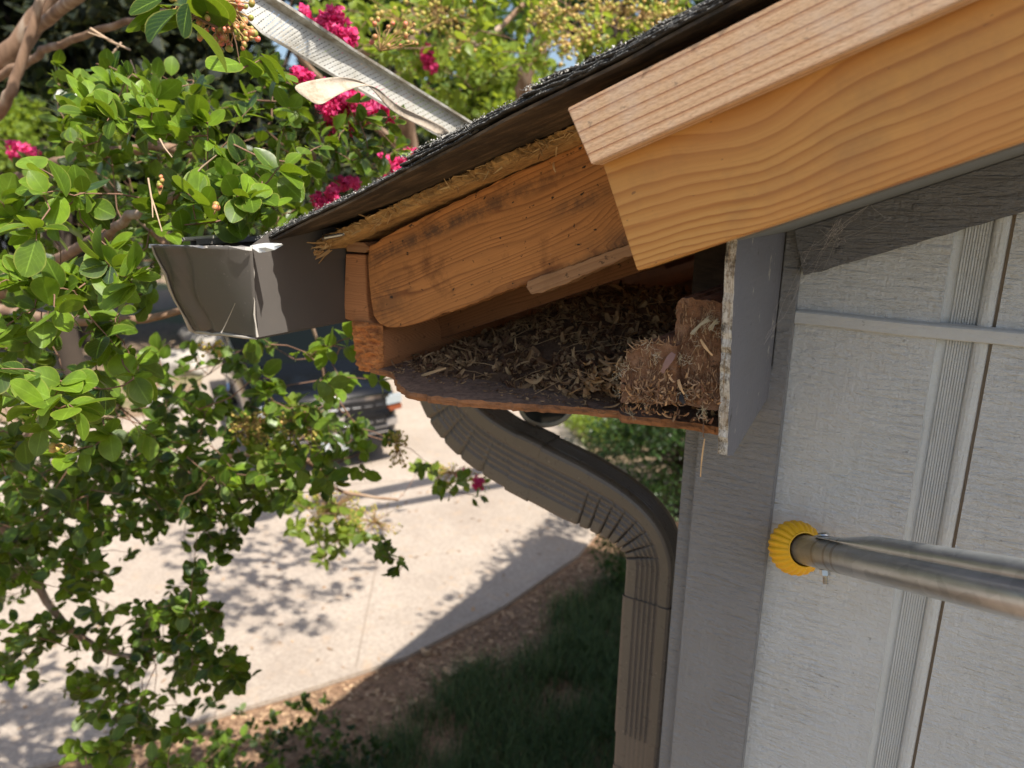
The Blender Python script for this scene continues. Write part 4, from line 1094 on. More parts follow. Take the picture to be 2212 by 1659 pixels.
# fluff tufts and cobwebs: fine fibres
mb = MB()
def tuft(c, rad, n, L, th=.00035):
    for i in range(n):
        d = Vector((rr.gauss(0, 1), rr.gauss(0, .6), rr.gauss(0, 1))).normalized(); p = Vector(c)+d*rad*rr.random(); e = Vector((rr.gauss(0, 1), rr.gauss(0, 1), rr.gauss(0, 1))).normalized()
        mb.tube([p, p+e*L*.4+Vector((rr.gauss(0, 1), rr.gauss(0, 1), rr.gauss(0, 1)))*L*.2, p+e*L], [th, th, th*.5], 3, rr.random())
for (u, v, yy, rd, n) in ((1525, 700, .85, .012, 120), (1540, 690, .85, .010, 90), (1555, 720, .85, .009, 80), (1470, 775, .845, .011, 160), (1400, 745, .835, .010, 120), (1418, 770, .835, .010, 130), (1490, 780, .845, .008, 90), (1500, 740, .845, .010, 70), (1350, 790, .835, .009, 130), (1335, 810, .84, .009, 120), (1338, 840, .85, .009, 110), (1480, 850, .845, .011, 120), (1390, 862, .84, .010, 120), (1520, 885, .85, .010, 150), (1360, 895, .86, .008, 100)):
    tuft(Py(u, v, yy), rd, int(n*.16), .008, .0002)
for a, b in (((1495, 720), (1530, 690)), ((1535, 710), (1548, 695))):
    p, q = Py(*a, .853), Py(*b, .853)
    for k in range(40):
        j = Vector((rr.gauss(0, .0012), rr.gauss(0, .001), rr.gauss(0, .0012))); mb.tube([p+j, p.lerp(q, .5)+Vector((0, 0, .002))+j*.5, q+j*1.2], [.0005]*3, 3, rr.random())
tag(mb.build('insulation_fluff', MAT['fluff'], None, False), 'cream fibre tufts stuck on the two end grain blocks', 'insulation', kind='stuff')
# single chips
def stick(name, a, b, yy, wd, th, col, label, cat):
    p, q = Py(*a, yy), Py(*b, yy-.006); rt = MB(); n = 8; d = (q-p)/n; s = d.cross(Vector((0, 1, 0))).normalized()
    V = []; F = []
    for i in range(n+1):
        f = i/n; c = p+d*i+Vector((0, -.003*math.sin(math.pi*f), 0)); ww = wd*(.55+.45*math.sin(math.pi*min(1, f*1.1+.1)))+rr.uniform(-1, 1)*wd*.12
        V += [c-s*ww, c+s*ww, c+s*ww+Vector((0, th, 0)), c-s*ww+Vector((0, th, 0))]
    for i in range(n):
        for k in range(4): F.append((i*4+k, i*4+(k+1) % 4, i*4+4+(k+1) % 4, i*4+4+k))
    F += [(0, 3, 2, 1), (n*4, n*4+1, n*4+2, n*4+3)]
    rt.add(V, F); o = rt.build(name, col, None, False); tag(o, label, cat); return o
mchip = m_plain('fresh_splinter', (.62, .40, .20), .8, 0, .3, 90); mchip2 = m_plain('dark_splinter', (.20, .11, .06), .85, 0, .3, 90); mchar = m_plain('charred_chip', (.03, .03, .033), .8, 0, .3, 60)
stick('wood_splinter', (1513, 733), (1539, 768), .845, .0016, .0012, mchip, 'pale wood splinter leaning on the taller end grain block', 'wood splinter')
stick('wood_splinter', (1465, 820), (1478, 852), .845, .0018, .0012, mchip, 'short pale splinter standing in the crumbs below the taller block', 'wood splinter')
stick('wood_chip', (1470, 852), (1478, 872), .842, .0030, .0015, mchar, 'black charred chip above the split soffit edge', 'wood chip')
stick('wood_splinter', (910, 812), (963, 795), .93, .0024, .0012, mchip, 'flat tan splinter lying on the soffit board near the fascia', 'wood splinter')
stick('dead_leaf', (1455, 763), (1430, 805), .84, .0042, .0006, m_plain('mauve_dead_leaf', (.26, .15, .12), .7, 0, .2, 50), 'curled mauve dead leaf wedged between the two end grain blocks', 'dead leaf')
stick('hanging_twig', (1521, 905), (1520, 945), .87, .0009, .0009, mchip2, 'thin dry stalk hanging below the soffit edge in front of the corner board', 'twig').name = 'hanging_stalk'
stick('straw', (1522, 948), (1513, 1030), .87, .0010, .0010, mchip, 'long straw dangling from cobweb under the soffit in front of the corner board', 'straw')
stick('wood_curl', (1196, 350), (1200, 372), .925, .0016, .0010, mchip, 'small pale wood curl clinging to the rafter face', 'wood splinter')
# cobwebs at the frieze
mb = MB()
cs = [(1728, 600, 1.045), (1790, 560, 1.04), (1800, 495, 1.045), (1760, 520, 1.04), (1845, 520, 1.045), (1925, 470, 1.045), (1735, 545, 1.045), (1700, 640, 1.06), (1735, 585, 1.06), (1640, 760, 1.0), (1690, 640, 1.06), (1770, 600, 1.045), (1880, 440, 1.03)]
for i in range(18):
    a = rr.choice(cs); b = rr.choice(cs)
    if a is b: continue
    p, q = Py(*a), Py(*b); m_ = p.lerp(q, .5)+Vector((rr.gauss(0, .004), -.004, -.004+rr.gauss(0, .004)))
    mb.tube([p, p.lerp(m_, .5)+Vector((rr.gauss(0, .003), 0, rr.gauss(0, .003))), m_, m_.lerp(q, .5)+Vector((rr.gauss(0, .003), 0, rr.gauss(0, .003))), q], [.00013]*5, 3)
for i in range(60):
    c = Py(1805+rr.gauss(0, 10), 500+rr.gauss(0, 16), 1.038); mb.tube([c, c+Vector((rr.gauss(0, .006), rr.gauss(0, .003), rr.gauss(0, .006)))], [.0002, .0001], 3)
tag(mb.build('cobweb', MAT['web'], None, False), 'wispy cobweb strung across the charcoal frieze board corner', 'cobweb', kind='stuff')
# ================================================================== VEGETATION
def leaf_tpl(nr=4, fold=.25, curl=.35):
    V = []; UV = []; F = []
    for i in range(nr+1):
        f = i/nr; wd = (.33*math.sin(math.pi*f**1.12)**.62) if 0 < f < 1 else (.012 if f == 0 else .06)
        z = curl*(-(f-.1)**2)*.5
        V += [(f, -wd, z+fold*wd), (f, 0, z), (f, wd, z+fold*wd)]; UV += [(0, f), (.5, f), (1, f)]
    for i in range(nr):
        a = i*3; F += [(a, a+1, a+4, a+3), (a+1, a+2, a+5, a+4)]
    return np.array(V), np.array(UV), np.array(F)
LT_N = leaf_tpl(7); LT_M = leaf_tpl(4); LT_F = leaf_tpl(2, .3, .3)
def norm(a): return a/np.maximum(1e-9, np.linalg.norm(a, axis=-1, keepdims=True))
def leaves_arrays(P, D, N, S, tpl, rnd, fold_var=True):
    """P base, D direction, N normal, S size"""
    D = norm(D); B = norm(np.cross(N, D)); N2 = np.cross(D, B)
    V0, UV0, F0_ = tpl; n = len(P); k = len(V0)
    T = np.repeat(V0[None], n, 0)
    wsc = rng.uniform(.85, 1.25, (n, 1)); T[:, :, 1] *= wsc; T[:, :, 2] *= rng.uniform(-.3, 1.6, (n, 1))
    T = T*S[:, None, None]
    W = P[:, None, :] + T[:, :, 0:1]*D[:, None, :] + T[:, :, 1:2]*B[:, None, :] + T[:, :, 2:3]*N2[:, None, :]
    Fa = (F0_[None]+np.arange(n)[:, None, None]*k).reshape(-1, 4)
    return W.reshape(-1, 3), Fa, np.tile(UV0, (n, 1)), np.repeat(rnd, k)
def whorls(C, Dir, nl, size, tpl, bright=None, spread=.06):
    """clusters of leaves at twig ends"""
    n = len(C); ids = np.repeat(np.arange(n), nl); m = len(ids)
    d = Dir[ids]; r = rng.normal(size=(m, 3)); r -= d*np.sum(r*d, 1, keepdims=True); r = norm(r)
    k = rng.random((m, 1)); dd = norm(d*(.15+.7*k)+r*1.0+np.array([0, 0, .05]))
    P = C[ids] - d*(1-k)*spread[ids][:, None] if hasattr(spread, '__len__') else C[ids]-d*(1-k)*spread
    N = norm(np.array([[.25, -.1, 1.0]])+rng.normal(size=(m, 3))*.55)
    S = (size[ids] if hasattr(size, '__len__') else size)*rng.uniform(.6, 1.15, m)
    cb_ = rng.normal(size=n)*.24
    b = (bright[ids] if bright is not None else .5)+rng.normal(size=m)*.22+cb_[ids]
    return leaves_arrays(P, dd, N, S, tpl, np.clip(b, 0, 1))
def merge(parts):
    V = []; F = []; U = []; R = []; o = 0
    for v, f, u, r in parts: V.append(v); F.append(f+o); U.append(u); R.append(r); o += len(v)
    return np.concatenate(V), np.concatenate(F), np.concatenate(U), np.concatenate(R)
def smooth_path(pts, n=6, wob=.0):
    P = [Vector(p) for p in pts]; out = []
    for i in range(len(P)-1):
        p0 = P[max(i-1, 0)]; p1 = P[i]; p2 = P[i+1]; p3 = P[min(i+2, len(P)-1)]
        for j in range(n):
            t = j/n; out.append(.5*((2*p1)+(p2-p0)*t+(2*p0-5*p1+4*p2-p3)*t*t+(3*p1-p0-3*p2+p3)*t**3)+Vector((rr.gauss(0, wob), rr.gauss(0, wob), rr.gauss(0, wob))))
    out.append(P[-1]); return out
class Tree:
    def __init__(s, name, base, label, cat='tree', group=None):
        s.root = root(name, base, label, cat, group); s.nodes = []; s.rad = []; s.trunks = []; s.tw = MB(); s.nb = 0
    def stem(s, pts, r0, r1, name='branch', sides=10):
        pa = smooth_path(pts, 6, .003); n = len(pa); rads = [r0+(r1-r0)*i/(n-1) for i in range(n)]
        mb = MB(); mb.tube(pa, rads, sides); mb.build(name, MAT['bark'], s.root, True)
        s.nodes += pa; s.rad += rads
    def twigs(s, C, r=.0016, maxd=1.6):
        """join cluster centres to the growing tree"""
        N = np.array([tuple(p) for p in s.nodes]); order = None
        C = np.asarray(C); rem = list(range(len(C)))
        d0 = np.array([np.min(np.sum((N-c)**2, 1)) for c in C]); rem.sort(key=lambda i: d0[i]); dirs = np.zeros_like(C)
        cap = len(N)+len(C)*4+10; buf = np.zeros((cap, 3)); buf[:len(N)] = N; cnt = len(N)
        for i in rem:
            c = C[i]; dist = np.sum((buf[:cnt]-c)**2, 1); j = int(np.argmin(dist)); a = Vector(buf[j]); b = Vector(c); L = (b-a).length
            m1 = a.lerp(b, .4)+Vector((rr.gauss(0, .06), rr.gauss(0, .06), rr.gauss(-.02, .06)))*L; m2 = a.lerp(b, .75)+Vector((rr.gauss(0, .04), rr.gauss(0, .04), rr.gauss(.02, .04)))*L
            k = 1+min(3, L*2.0)
            s.tw.tube([a, m1, m2, b], [r*k, r*k*.8, r*.8, r*.45], 4)
            for p in (m1, m2, b): buf[cnt] = p; cnt += 1
            d = b-m2; d = d.normalized() if d.length > 1e-5 else Vector((0, 0, 1)); dirs[i] = d
        return dirs
    def finish(s):
        if s.tw.V: s.tw.build('twigs', MAT['twig'], s.root, True)
def sample(region, n):
    """region: polygon in photo units with depth range"""
    poly, d0, d1 = region; us = [p[0] for p in poly]; vs = [p[1] for p in poly]; out = []
    while len(out) < n:
        u = rr.uniform(min(us), max(us)); v = rr.uniform(min(vs), max(vs)); ins = False; j = len(poly)-1
        for i in range(len(poly)):
            if (poly[i][1] > v) != (poly[j][1] > v) and u < (poly[j][0]-poly[i][0])*(v-poly[i][1])/(poly[j][1]-poly[i][1])+poly[i][0]: ins = not ins
            j = i
        if ins: out.append(tuple(Pd(u, v, rr.uniform(d0, d1))))
    return out
def flower(center, axes, n, parent, size=.012, mat='pink', name='flower_cluster'):
    """crinkled petals packed in an uneven ellipsoid"""
    c = Vector(center); V = []; F = []; R = []; k0 = 0
    hubs = [c+Vector((rr.gauss(0, .5)*axes[0], rr.gauss(0, .5)*axes[1], rr.gauss(0, .5)*axes[2])) for _ in range(max(3, n//14))]
    for i in range(n):
        h = rr.choice(hubs); d = Vector((rr.gauss(0, 1), rr.gauss(0, 1), rr.gauss(0, 1))).normalized(); p = h+d*size*rr.uniform(.2, 1.3)
        s = size*rr.uniform(.55, 1.1); t = d.cross(Vector((rr.gauss(0, 1), rr.gauss(0, 1), rr.gauss(0, 1)))).normalized(); b = d.cross(t); col = min(1, max(0, rr.gauss(.55, .28)))
        for a in range(4):
            for e in range(4):
                q = p+t*s*(a/3-.5)+b*s*(e/3-.5)+d*(s*.35*math.sin(a*2.1+e*1.7+i)+rr.uniform(-.12, .12)*s); V.append(tuple(q)); R.append(col)
        for a in range(3):
            for e in range(3): F.append((k0+a*4+e, k0+a*4+e+1, k0+(a+1)*4+e+1, k0+(a+1)*4+e))
        k0 += 16
    return np_mesh(name, V, F, MAT[mat], parent, None, R, True)
ICO = None
def ico():
    global ICO
    if ICO is None:
        bm = bmesh.new(); bmesh.ops.create_icosphere(bm, subdivisions=2, radius=1); bm.verts.ensure_lookup_table()
        ICO = ([v.co.copy() for v in bm.verts], [tuple(v.index for v in f.verts) for f in bm.faces]); bm.free()
    return ICO
def buds(pts, parent, r=.0042, mat='bud', name='bud_cluster', stemr=.0011, base=None, shape=1.15):
    """panicle: stems from base to each bud"""
    mb = MB(); iv, ifc = ico(); V = []; F = []; Rn = []
    pts = [Vector(p) for p in pts]; c = base or sum(pts, Vector())/len(pts)
    for p in pts:
        rad = r*rr.uniform(.7, 1.15); ax = Vector((rr.gauss(0, 1), rr.gauss(0, 1), rr.gauss(0, 1))).normalized(); o = len(V); col = rr.random()
        for q in iv: V.append(tuple(p+q*rad+ax*(q.dot(ax))*rad*(shape-1)*1.6)); Rn.append(min(1, max(0, col+.5*q.dot(ax))))
        F += [tuple(i+o for i in f) for f in ifc]
        mb.tube([c, c.lerp(p, .5)+Vector((rr.gauss(0, 1), rr.gauss(0, 1), rr.gauss(0, 1)))*.003, p], [stemr*1.2, stemr, stemr*.8], 4)
    o = np_mesh(name, V, F, MAT[mat], parent, None, Rn, True)
    mb.build('flower_stalk', m_stalk, o, True); return o
m_stalk = m_plain('green_red_stalk', (.36, .22, .08), .6, 0, .3, 60)
# --- near crape myrtle
T = Tree('crape_myrtle', tuple(G(-420, 1250)), 'near crape myrtle with glossy round leaves, pink blooms and pinkish buds filling the left side', 'tree')
gb = G(-420, 1250)
T.stem([gb, Pd(-330, 1100, 3.0), Pd(-180, 760, 2.5), Pd(-60, 660, 2.2), Pd(40, 600, 2.1), Pd(75, 540, 2.1)], .07, .018, 'trunk', 14)
T.stem([gb, Pd(-380, 900, 3.1), Pd(-260, 500, 2.9), Pd(-80, 230, 2.7), Pd(60, 70, 2.6), Pd(170, -80, 2.5)], .055, .030, 'trunk', 14)
T.stem([Pd(-80, 230, 2.7), Pd(-40, 190, 2.65), Pd(60, 130, 2.55), Pd(130, 95, 2.4), Pd(300, 40, 2.2), Pd(370, 18, 2.1)], .017, .008)
T.stem([Pd(-180, 760, 2.5), Pd(0, 955, 2.1), Pd(110, 905, 2.0), Pd(260, 880, 1.9)], .02, .007)
T.stem([Pd(-60, 660, 2.2), Pd(120, 690, 1.9), Pd(280, 690, 1.8), Pd(480, 660, 1.8)], .02, .006)
T.stem([Pd(-180, 760, 2.5), Pd(100, 1300, 2.7), Pd(300, 1420, 2.7), Pd(480, 1350, 2.7)], .018, .005)
T.stem([Pd(40, 600, 2.1), Pd(200, 520, 1.7), Pd(330, 450, 1.4), Pd(450, 400, 1.3)], .015, .005)
T.stem([Pd(-260, 500, 2.9), Pd(0, 400, 2.3), Pd(180, 340, 2.0), Pd(420, 330, 1.9), Pd(600, 480, 1.9), Pd(690, 300, 1.75)], .022, .006)
T.stem([Pd(-380, 900, 3.1), Pd(0, 1000, 3.1), Pd(300, 1010, 3.0), Pd(620, 980, 2.8), Pd(740, 1060, 3.1), Pd(860, 1080, 3.2)], .02, .005)
T.stem([Pd(60, 70, 2.6), Pd(250, -60, 1.8), Pd(420, -90, 1.2), Pd(470, -20, 1.05)], .02, .006)
T.stem([Pd(180, 340, 2.0), Pd(400, 560, 2.0), Pd(640, 640, 2.2), Pd(700, 820, 2.4)], .012, .004)
T.stem([gb, Pd(-300, 800, 3.0), Pd(-120, 400, 2.7), Pd(0, 240, 2.4), Pd(40, 150, 2.35), Pd(100, -40, 2.3)], .026, .013, 'trunk', 12)
m_dry = m_plain('dry_twig', (.42, .30, .20), .85, 0, .3, 60)
for a, b, r in (((196, 62), (282, 108), .0035), ((262, 92), (222, 132), .0025), ((190, 70), (245, 88), .002), ((282, 130), (296, 168), .0015), ((280, 135), (290, 150), .001), ((345, 300), (372, 340), .0015), ((405, 395), (468, 335), .0016), ((320, 385), (330, 470), .0014), ((325, 420), (350, 500), .0014)):
    p, q = Pd(*a, 1.7 if a[1] < 200 else 1.15), Pd(*b, 1.68 if a[1] < 200 else 1.14); mb = MB(); mb.tube([p, p.lerp(q, .5)+Vector((rr.gauss(0, .003), 0, rr.gauss(0, .003))), q], [r, r*.9, r*.6], 6)
    mb.build('dry_twig', m_dry, T.root)
parts = []; CL = []
def grow(region, n, size, tpl, nl, bright, spread, tree=T, tw=.0014):
    C = np.array(sample(region, n)); D = tree.twigs(C, tw)
    D = norm(D*1.0+np.array([.1, -.15, .25])+rng.normal(size=D.shape)*.25)
    tree.parts.append(whorls(C, D, nl, size, tpl, np.full(n, bright), spread))  # bright is lower for deeper groups, putting their shade into the leaf colour
T.parts = []
# in-focus big leaves left of the gutter
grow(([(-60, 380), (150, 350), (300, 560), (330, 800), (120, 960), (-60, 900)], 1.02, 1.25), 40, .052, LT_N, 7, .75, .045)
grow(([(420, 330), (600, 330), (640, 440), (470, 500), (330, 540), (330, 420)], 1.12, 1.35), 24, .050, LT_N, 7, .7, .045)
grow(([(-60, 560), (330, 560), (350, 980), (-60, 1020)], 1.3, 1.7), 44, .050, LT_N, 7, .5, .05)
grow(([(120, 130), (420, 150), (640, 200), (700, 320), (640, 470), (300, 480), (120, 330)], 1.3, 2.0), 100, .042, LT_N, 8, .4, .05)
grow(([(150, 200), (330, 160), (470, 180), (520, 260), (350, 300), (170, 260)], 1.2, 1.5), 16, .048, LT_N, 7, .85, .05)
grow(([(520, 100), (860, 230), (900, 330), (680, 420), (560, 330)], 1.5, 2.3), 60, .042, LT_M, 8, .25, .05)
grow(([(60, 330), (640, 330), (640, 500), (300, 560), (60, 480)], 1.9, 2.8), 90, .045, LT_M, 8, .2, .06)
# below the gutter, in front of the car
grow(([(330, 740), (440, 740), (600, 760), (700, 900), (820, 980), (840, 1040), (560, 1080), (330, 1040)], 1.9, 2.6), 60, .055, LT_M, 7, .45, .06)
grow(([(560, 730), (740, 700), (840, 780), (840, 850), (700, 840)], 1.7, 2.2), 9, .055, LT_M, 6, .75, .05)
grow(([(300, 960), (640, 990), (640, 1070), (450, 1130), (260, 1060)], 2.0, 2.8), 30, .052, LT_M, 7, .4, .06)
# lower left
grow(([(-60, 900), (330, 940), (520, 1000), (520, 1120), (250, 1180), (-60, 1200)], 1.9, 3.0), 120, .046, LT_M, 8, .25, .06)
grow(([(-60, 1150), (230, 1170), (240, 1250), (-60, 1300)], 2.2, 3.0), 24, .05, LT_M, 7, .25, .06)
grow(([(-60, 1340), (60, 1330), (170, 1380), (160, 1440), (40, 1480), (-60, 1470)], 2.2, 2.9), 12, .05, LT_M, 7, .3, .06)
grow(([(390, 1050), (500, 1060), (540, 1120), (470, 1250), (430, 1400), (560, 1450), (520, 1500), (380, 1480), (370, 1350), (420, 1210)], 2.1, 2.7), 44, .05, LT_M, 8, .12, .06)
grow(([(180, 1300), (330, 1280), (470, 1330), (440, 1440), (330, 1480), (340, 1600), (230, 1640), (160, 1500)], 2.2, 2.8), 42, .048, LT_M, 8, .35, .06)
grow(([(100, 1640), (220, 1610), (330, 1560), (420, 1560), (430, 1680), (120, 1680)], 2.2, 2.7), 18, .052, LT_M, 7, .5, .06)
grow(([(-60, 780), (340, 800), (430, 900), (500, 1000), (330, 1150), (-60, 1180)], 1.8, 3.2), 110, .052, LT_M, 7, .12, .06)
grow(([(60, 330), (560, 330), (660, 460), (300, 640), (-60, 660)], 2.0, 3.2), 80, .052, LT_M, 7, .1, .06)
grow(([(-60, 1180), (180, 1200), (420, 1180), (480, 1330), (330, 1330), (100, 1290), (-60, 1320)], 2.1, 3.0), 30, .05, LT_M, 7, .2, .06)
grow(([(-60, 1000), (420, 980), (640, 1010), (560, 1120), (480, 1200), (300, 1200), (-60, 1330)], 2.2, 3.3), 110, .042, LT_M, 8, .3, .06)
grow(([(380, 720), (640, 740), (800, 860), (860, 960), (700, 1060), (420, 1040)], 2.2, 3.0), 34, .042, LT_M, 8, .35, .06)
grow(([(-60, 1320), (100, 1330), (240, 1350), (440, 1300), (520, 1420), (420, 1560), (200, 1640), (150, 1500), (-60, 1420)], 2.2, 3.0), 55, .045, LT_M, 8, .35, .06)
# hanging sprigs right of the trunk line
_keep = T.parts; T.parts = []
grow(([(590, 1050), (740, 1080), (810, 1130), (820, 1200), (760, 1180), (690, 1250), (640, 1190)], 3.1, 3.5), 30, .058, LT_M, 7, .9, .07)
grow(([(600, 870), (680, 880), (700, 980), (560, 1000), (520, 940)], 2.0, 2.4), 12, .045, LT_M, 7, .8, .06)
grow(([(880, 990), (960, 1000), (1060, 1050), (960, 1065)], 3.1, 3.4), 11, .046, LT_M, 7, .9, .05)
V, F, U, Rr_ = merge(T.parts); tag(np_mesh('sunlit_leaves', V, F, MAT['leaf_far'], T.root, U, Rr_, True), kind='stuff'); T.parts = _keep  # paler leaf material puts sunlight into the colour of these sprigs
grow(([(800, 1140), (900, 1170), (900, 1210), (860, 1250), (820, 1200)], 2.3, 2.6), 7, .042, LT_M, 7, .1, .06)
grow(([(520, 1040), (600, 1020), (640, 1120), (560, 1150)], 2.3, 2.8), 6, .052, LT_M, 6, .2, .06)
grow(([(870, 990), (960, 1000), (1080, 1060), (1060, 1085), (960, 1065)], 2.3, 2.7), 8, .042, LT_M, 6, .7, .05)
C = np.array([(-1.5+rr.gauss(0, .42), 1.25+rr.gauss(0, .35), 4.25+rr.gauss(0, .18)) for _ in range(160)]); D = T.twigs(C, .002)  # unseen crown above the view, added to shade the lower left concrete
T.parts.append(whorls(C, norm(D+rng.normal(size=D.shape)*.3), 8, .055, LT_F, np.full(160, .4), .06))
# big leaves and buds at the top
C = np.array([tuple(Pd(u, v, d)) for u, v, d in ((392, 22, .80), (405, 60, .83), (470, 60, .86), (345, 10, .82), (560, 130, 1.15), (600, 170, 1.2), (520, 150, 1.1))])
D = T.twigs(C, .0016); T.parts.append(whorls(C, norm(np.array([[-.3, 0, -.5]]*7)+rng.normal(size=(7, 3))*.3), 3, .056, LT_N, np.full(7, .3), .02))
V, F, U, Rr_ = merge(T.parts); tag(np_mesh('leaves', V, F, MAT['leaf'], T.root, U, Rr_, True), kind='stuff')
# buds
def bud_pts(u0, v0, u1, v1, dep, n, sp=.03): return [Pd(rr.uniform(u0, u1), rr.uniform(v0, v1), dep+rr.uniform(-sp, sp)) for _ in range(n)]
buds(bud_pts(370, -30, 450, 40, .86, 40), T.root, .0034, base=Pd(430, -40, .88))
buds(bud_pts(430, 0, 550, 88, .88, 60), T.root, .0036, base=Pd(470, 0, .88))
buds(bud_pts(455, 60, 560, 108, .88, 22), T.root, .0036, base=Pd(490, 50, .88))
buds(bud_pts(800, 40, 900, 100, 1.6, 20), T.root, .0055, base=Pd(820, 110, 1.6))
buds(bud_pts(330, 380, 365, 405, 1.2, 5, .01), T.root, .004, base=Pd(345, 420, 1.2))
buds(bud_pts(455, 438, 475, 455, 1.1, 3, .01), T.root, .005, base=Pd(462, 462, 1.1))
buds(bud_pts(1010-900, 1690-730, 160, 975, 1.2, 7, .015), T.root, .005, 'seed', base=Pd(120, 960, 1.2))
for (a, b, c, d, dep, n) in ((600, 890, 690, 950, 2.2, 120), (560, 960, 640, 1010, 2.2, 80), (500, 890, 580, 960, 2.2, 70), (660, 1060, 780, 1140, 3.2, 90), (920, 1000, 1040, 1045, 3.2, 50), (760, 1090, 870, 1160, 3.3, 50), (840, 930, 880, 1010, 2.3, 40), (495, 915, 560, 930, 2.0, 16), (430, 735, 490, 770, 1.9, 14)):
    buds(bud_pts(a, b, c, d, dep, int(n*1.5), .05), T.root, .0042, 'seed', 'seed_head', .0009)
# pink blooms
for (u, v, d, ax, n, sz) in ((705, 55, 1.75, (.045, .03, .025), 130, .015), (740, 85, 1.72, (.02, .02, .02), 50, .014), (760, 225, 1.75, (.075, .04, .03), 260, .015), (820, 245, 1.8, (.035, .03, .02), 90, .015), (745, 275, 1.75, (.022, .02, .022), 60, .014), (650, 165, 1.6, (.012, .02, .018), 30, .013), (800, 232, 1.75, (.04, .03, .03), 130, .015), (700, 225, 1.7, (.02, .02, .02), 50, .014), (50, 325, 2.4, (.045, .03, .022), 60, .016), (215, 352, 2.3, (.02, .02, .01), 22, .014), (703, 432, 1.8, (.03, .02, .022), 70, .014), (750, 405, 1.9, (.028, .02, .02), 50, .014), (845, 360, 2.1, (.04, .02, .03), 80, .015), (895, 340, 2.1, (.04, .02, .018), 60, .015), (1035, 1040, 3.15, (.022, .02, .014), 26, .017), (1000, 1025, 3.15, (.012, .01, .010), 12, .016)):
    flower(Pd(u, v, d), ax, int(n*1.9), T.root, sz*1.12)
T.finish()
# --- second crape myrtle beyond the roof
b2 = Vector((-2.6, 9.5, GZ))
T2 = Tree('crape_myrtle', tuple(b2), 'sunlit yellow green crape myrtle with orange seed heads behind the roof edge', 'tree'); T2.parts = []
T2.stem([b2, (-2.9, 8.6, 1.2), Pd(905, 480, 6.0), Pd(882, 330, 5.4), Pd(870, 180, 5.0), Pd(900, 20, 4.8)], .12, .05, 'trunk', 14)
T2.stem([b2, (-2.2, 8.3, 1.5), Pd(1180, 300, 5.5), Pd(1170, 80, 5.0), Pd(1200, -100, 5)], .09, .04, 'trunk', 12)
T2.stem([Pd(870, 180, 5.0), Pd(760, 130, 4.4), Pd(820, 110, 4.2), Pd(950, 112, 4.1), Pd(1040, 90, 4.1), Pd(1130, 10, 4.2)], .03, .014)
T2.stem([Pd(882, 330, 5.4), Pd(700, 180, 4.5), Pd(600, 60, 4.2)], .03, .01)
grow(([(640, -60), (1560, -60), (1450, 60), (1250, 130), (1120, 190), (1000, 170), (850, 130), (700, 110)], 3.0, 4.6), 190, .062, LT_M, 7, .65, .09, T2, .002)
grow(([(800, 90), (1100, 60), (1180, 60), (1060, 190), (960, 240), (850, 200)], 3.2, 4.6), 60, .062, LT_M, 7, .45, .09, T2, .002)
grow(([(640, -200), (1560, -200), (1560, -40), (640, -40)], 3.0, 5.0), 60, .07, LT_F, 7, .6, .09, T2, .002)
V, F, U, Rr_ = merge(T2.parts); tag(np_mesh('leaves', V, F, MAT['leaf_far'], T2.root, U, Rr_, True), kind='stuff')
for i in range(16):
    u = rr.uniform(850, 1450); v = rr.uniform(0, max(30, 150-(u-1000)*.22)); p = Pd(u, v, rr.uniform(2.9, 3.6))
    buds([p+Vector((rr.gauss(0, .05), rr.gauss(0, .05), rr.gauss(0, .04))) for _ in range(34)], T2.root, .008, 'seed', 'seed_head', .0012)
flower(Pd(932, 142, 3.2), (.02, .02, .05), 60, T2.root, .025); flower(Pd(925, 120, 3.2), (.02, .02, .02), 30, T2.root, .022)
T2.finish()
# --- generic leafy masses: background trees and bushes
def mass_tree(name, base, h, crown_c, crown_r, n, leaf, label, cat, mat, trunk_r=.15, clumps=26, group=None, fill=.35, bright=.5):
    rt = root(name, base, label, cat, group); base = Vector(base); cc = Vector(crown_c)
    mb = MB(); tops = []
    mb.tube(smooth_path([base, base.lerp(cc, .5)+Vector((rr.gauss(0, .1), rr.gauss(0, .1), 0))*trunk_r*4, cc+Vector((0, 0, crown_r[2]*.3))], 4), [trunk_r*(1-.7*i/8) for i in range(9)], 8); mb.build('trunk', MAT['bark_dark'], rt)
    cl = []; lb = MB()
    for i in range(clumps):
        d = Vector((rr.gauss(0, 1), rr.gauss(0, 1), rr.gauss(0, 1))).normalized(); q = rr.uniform(.35, 1.0)**.5
        p = cc+Vector((d.x*crown_r[0], d.y*crown_r[1], d.z*crown_r[2]))*q; cl.append(p)
        lb.tube([base.lerp(cc, rr.uniform(.4, .95)), base.lerp(cc, .8).lerp(p, .5), p], [trunk_r*.3, trunk_r*.2, trunk_r*.06], 4)
    lb.build('branches', MAT['bark_dark'], rt)
    cl = np.array([tuple(p) for p in cl]); ids = rng.integers(0, clumps, n); cr = np.array(crown_r)*fill
    off = norm(rng.normal(size=(n, 3)))*(rng.random((n, 1))**.5)*cr[None]
    P = cl[ids]+off; P[:, 2] = np.maximum(P[:, 2], GZ+.02)
    D = norm(off/cr+rng.normal(size=(n, 3))*.6); N = norm(np.array([[.2, 0, 1.0]])+rng.normal(size=(n, 3))*.6)
    b = np.clip(bright+rng.normal(size=n)*.2+rng.normal(size=clumps)[ids]*.18, 0, 1)
    V, F, U, R2 = leaves_arrays(P, D, N, leaf*rng.uniform(.6, 1.2, n), LT_F, b)
    tag(np_mesh('leaves', V, F, mat, rt, U, R2, True), kind='stuff'); return rt
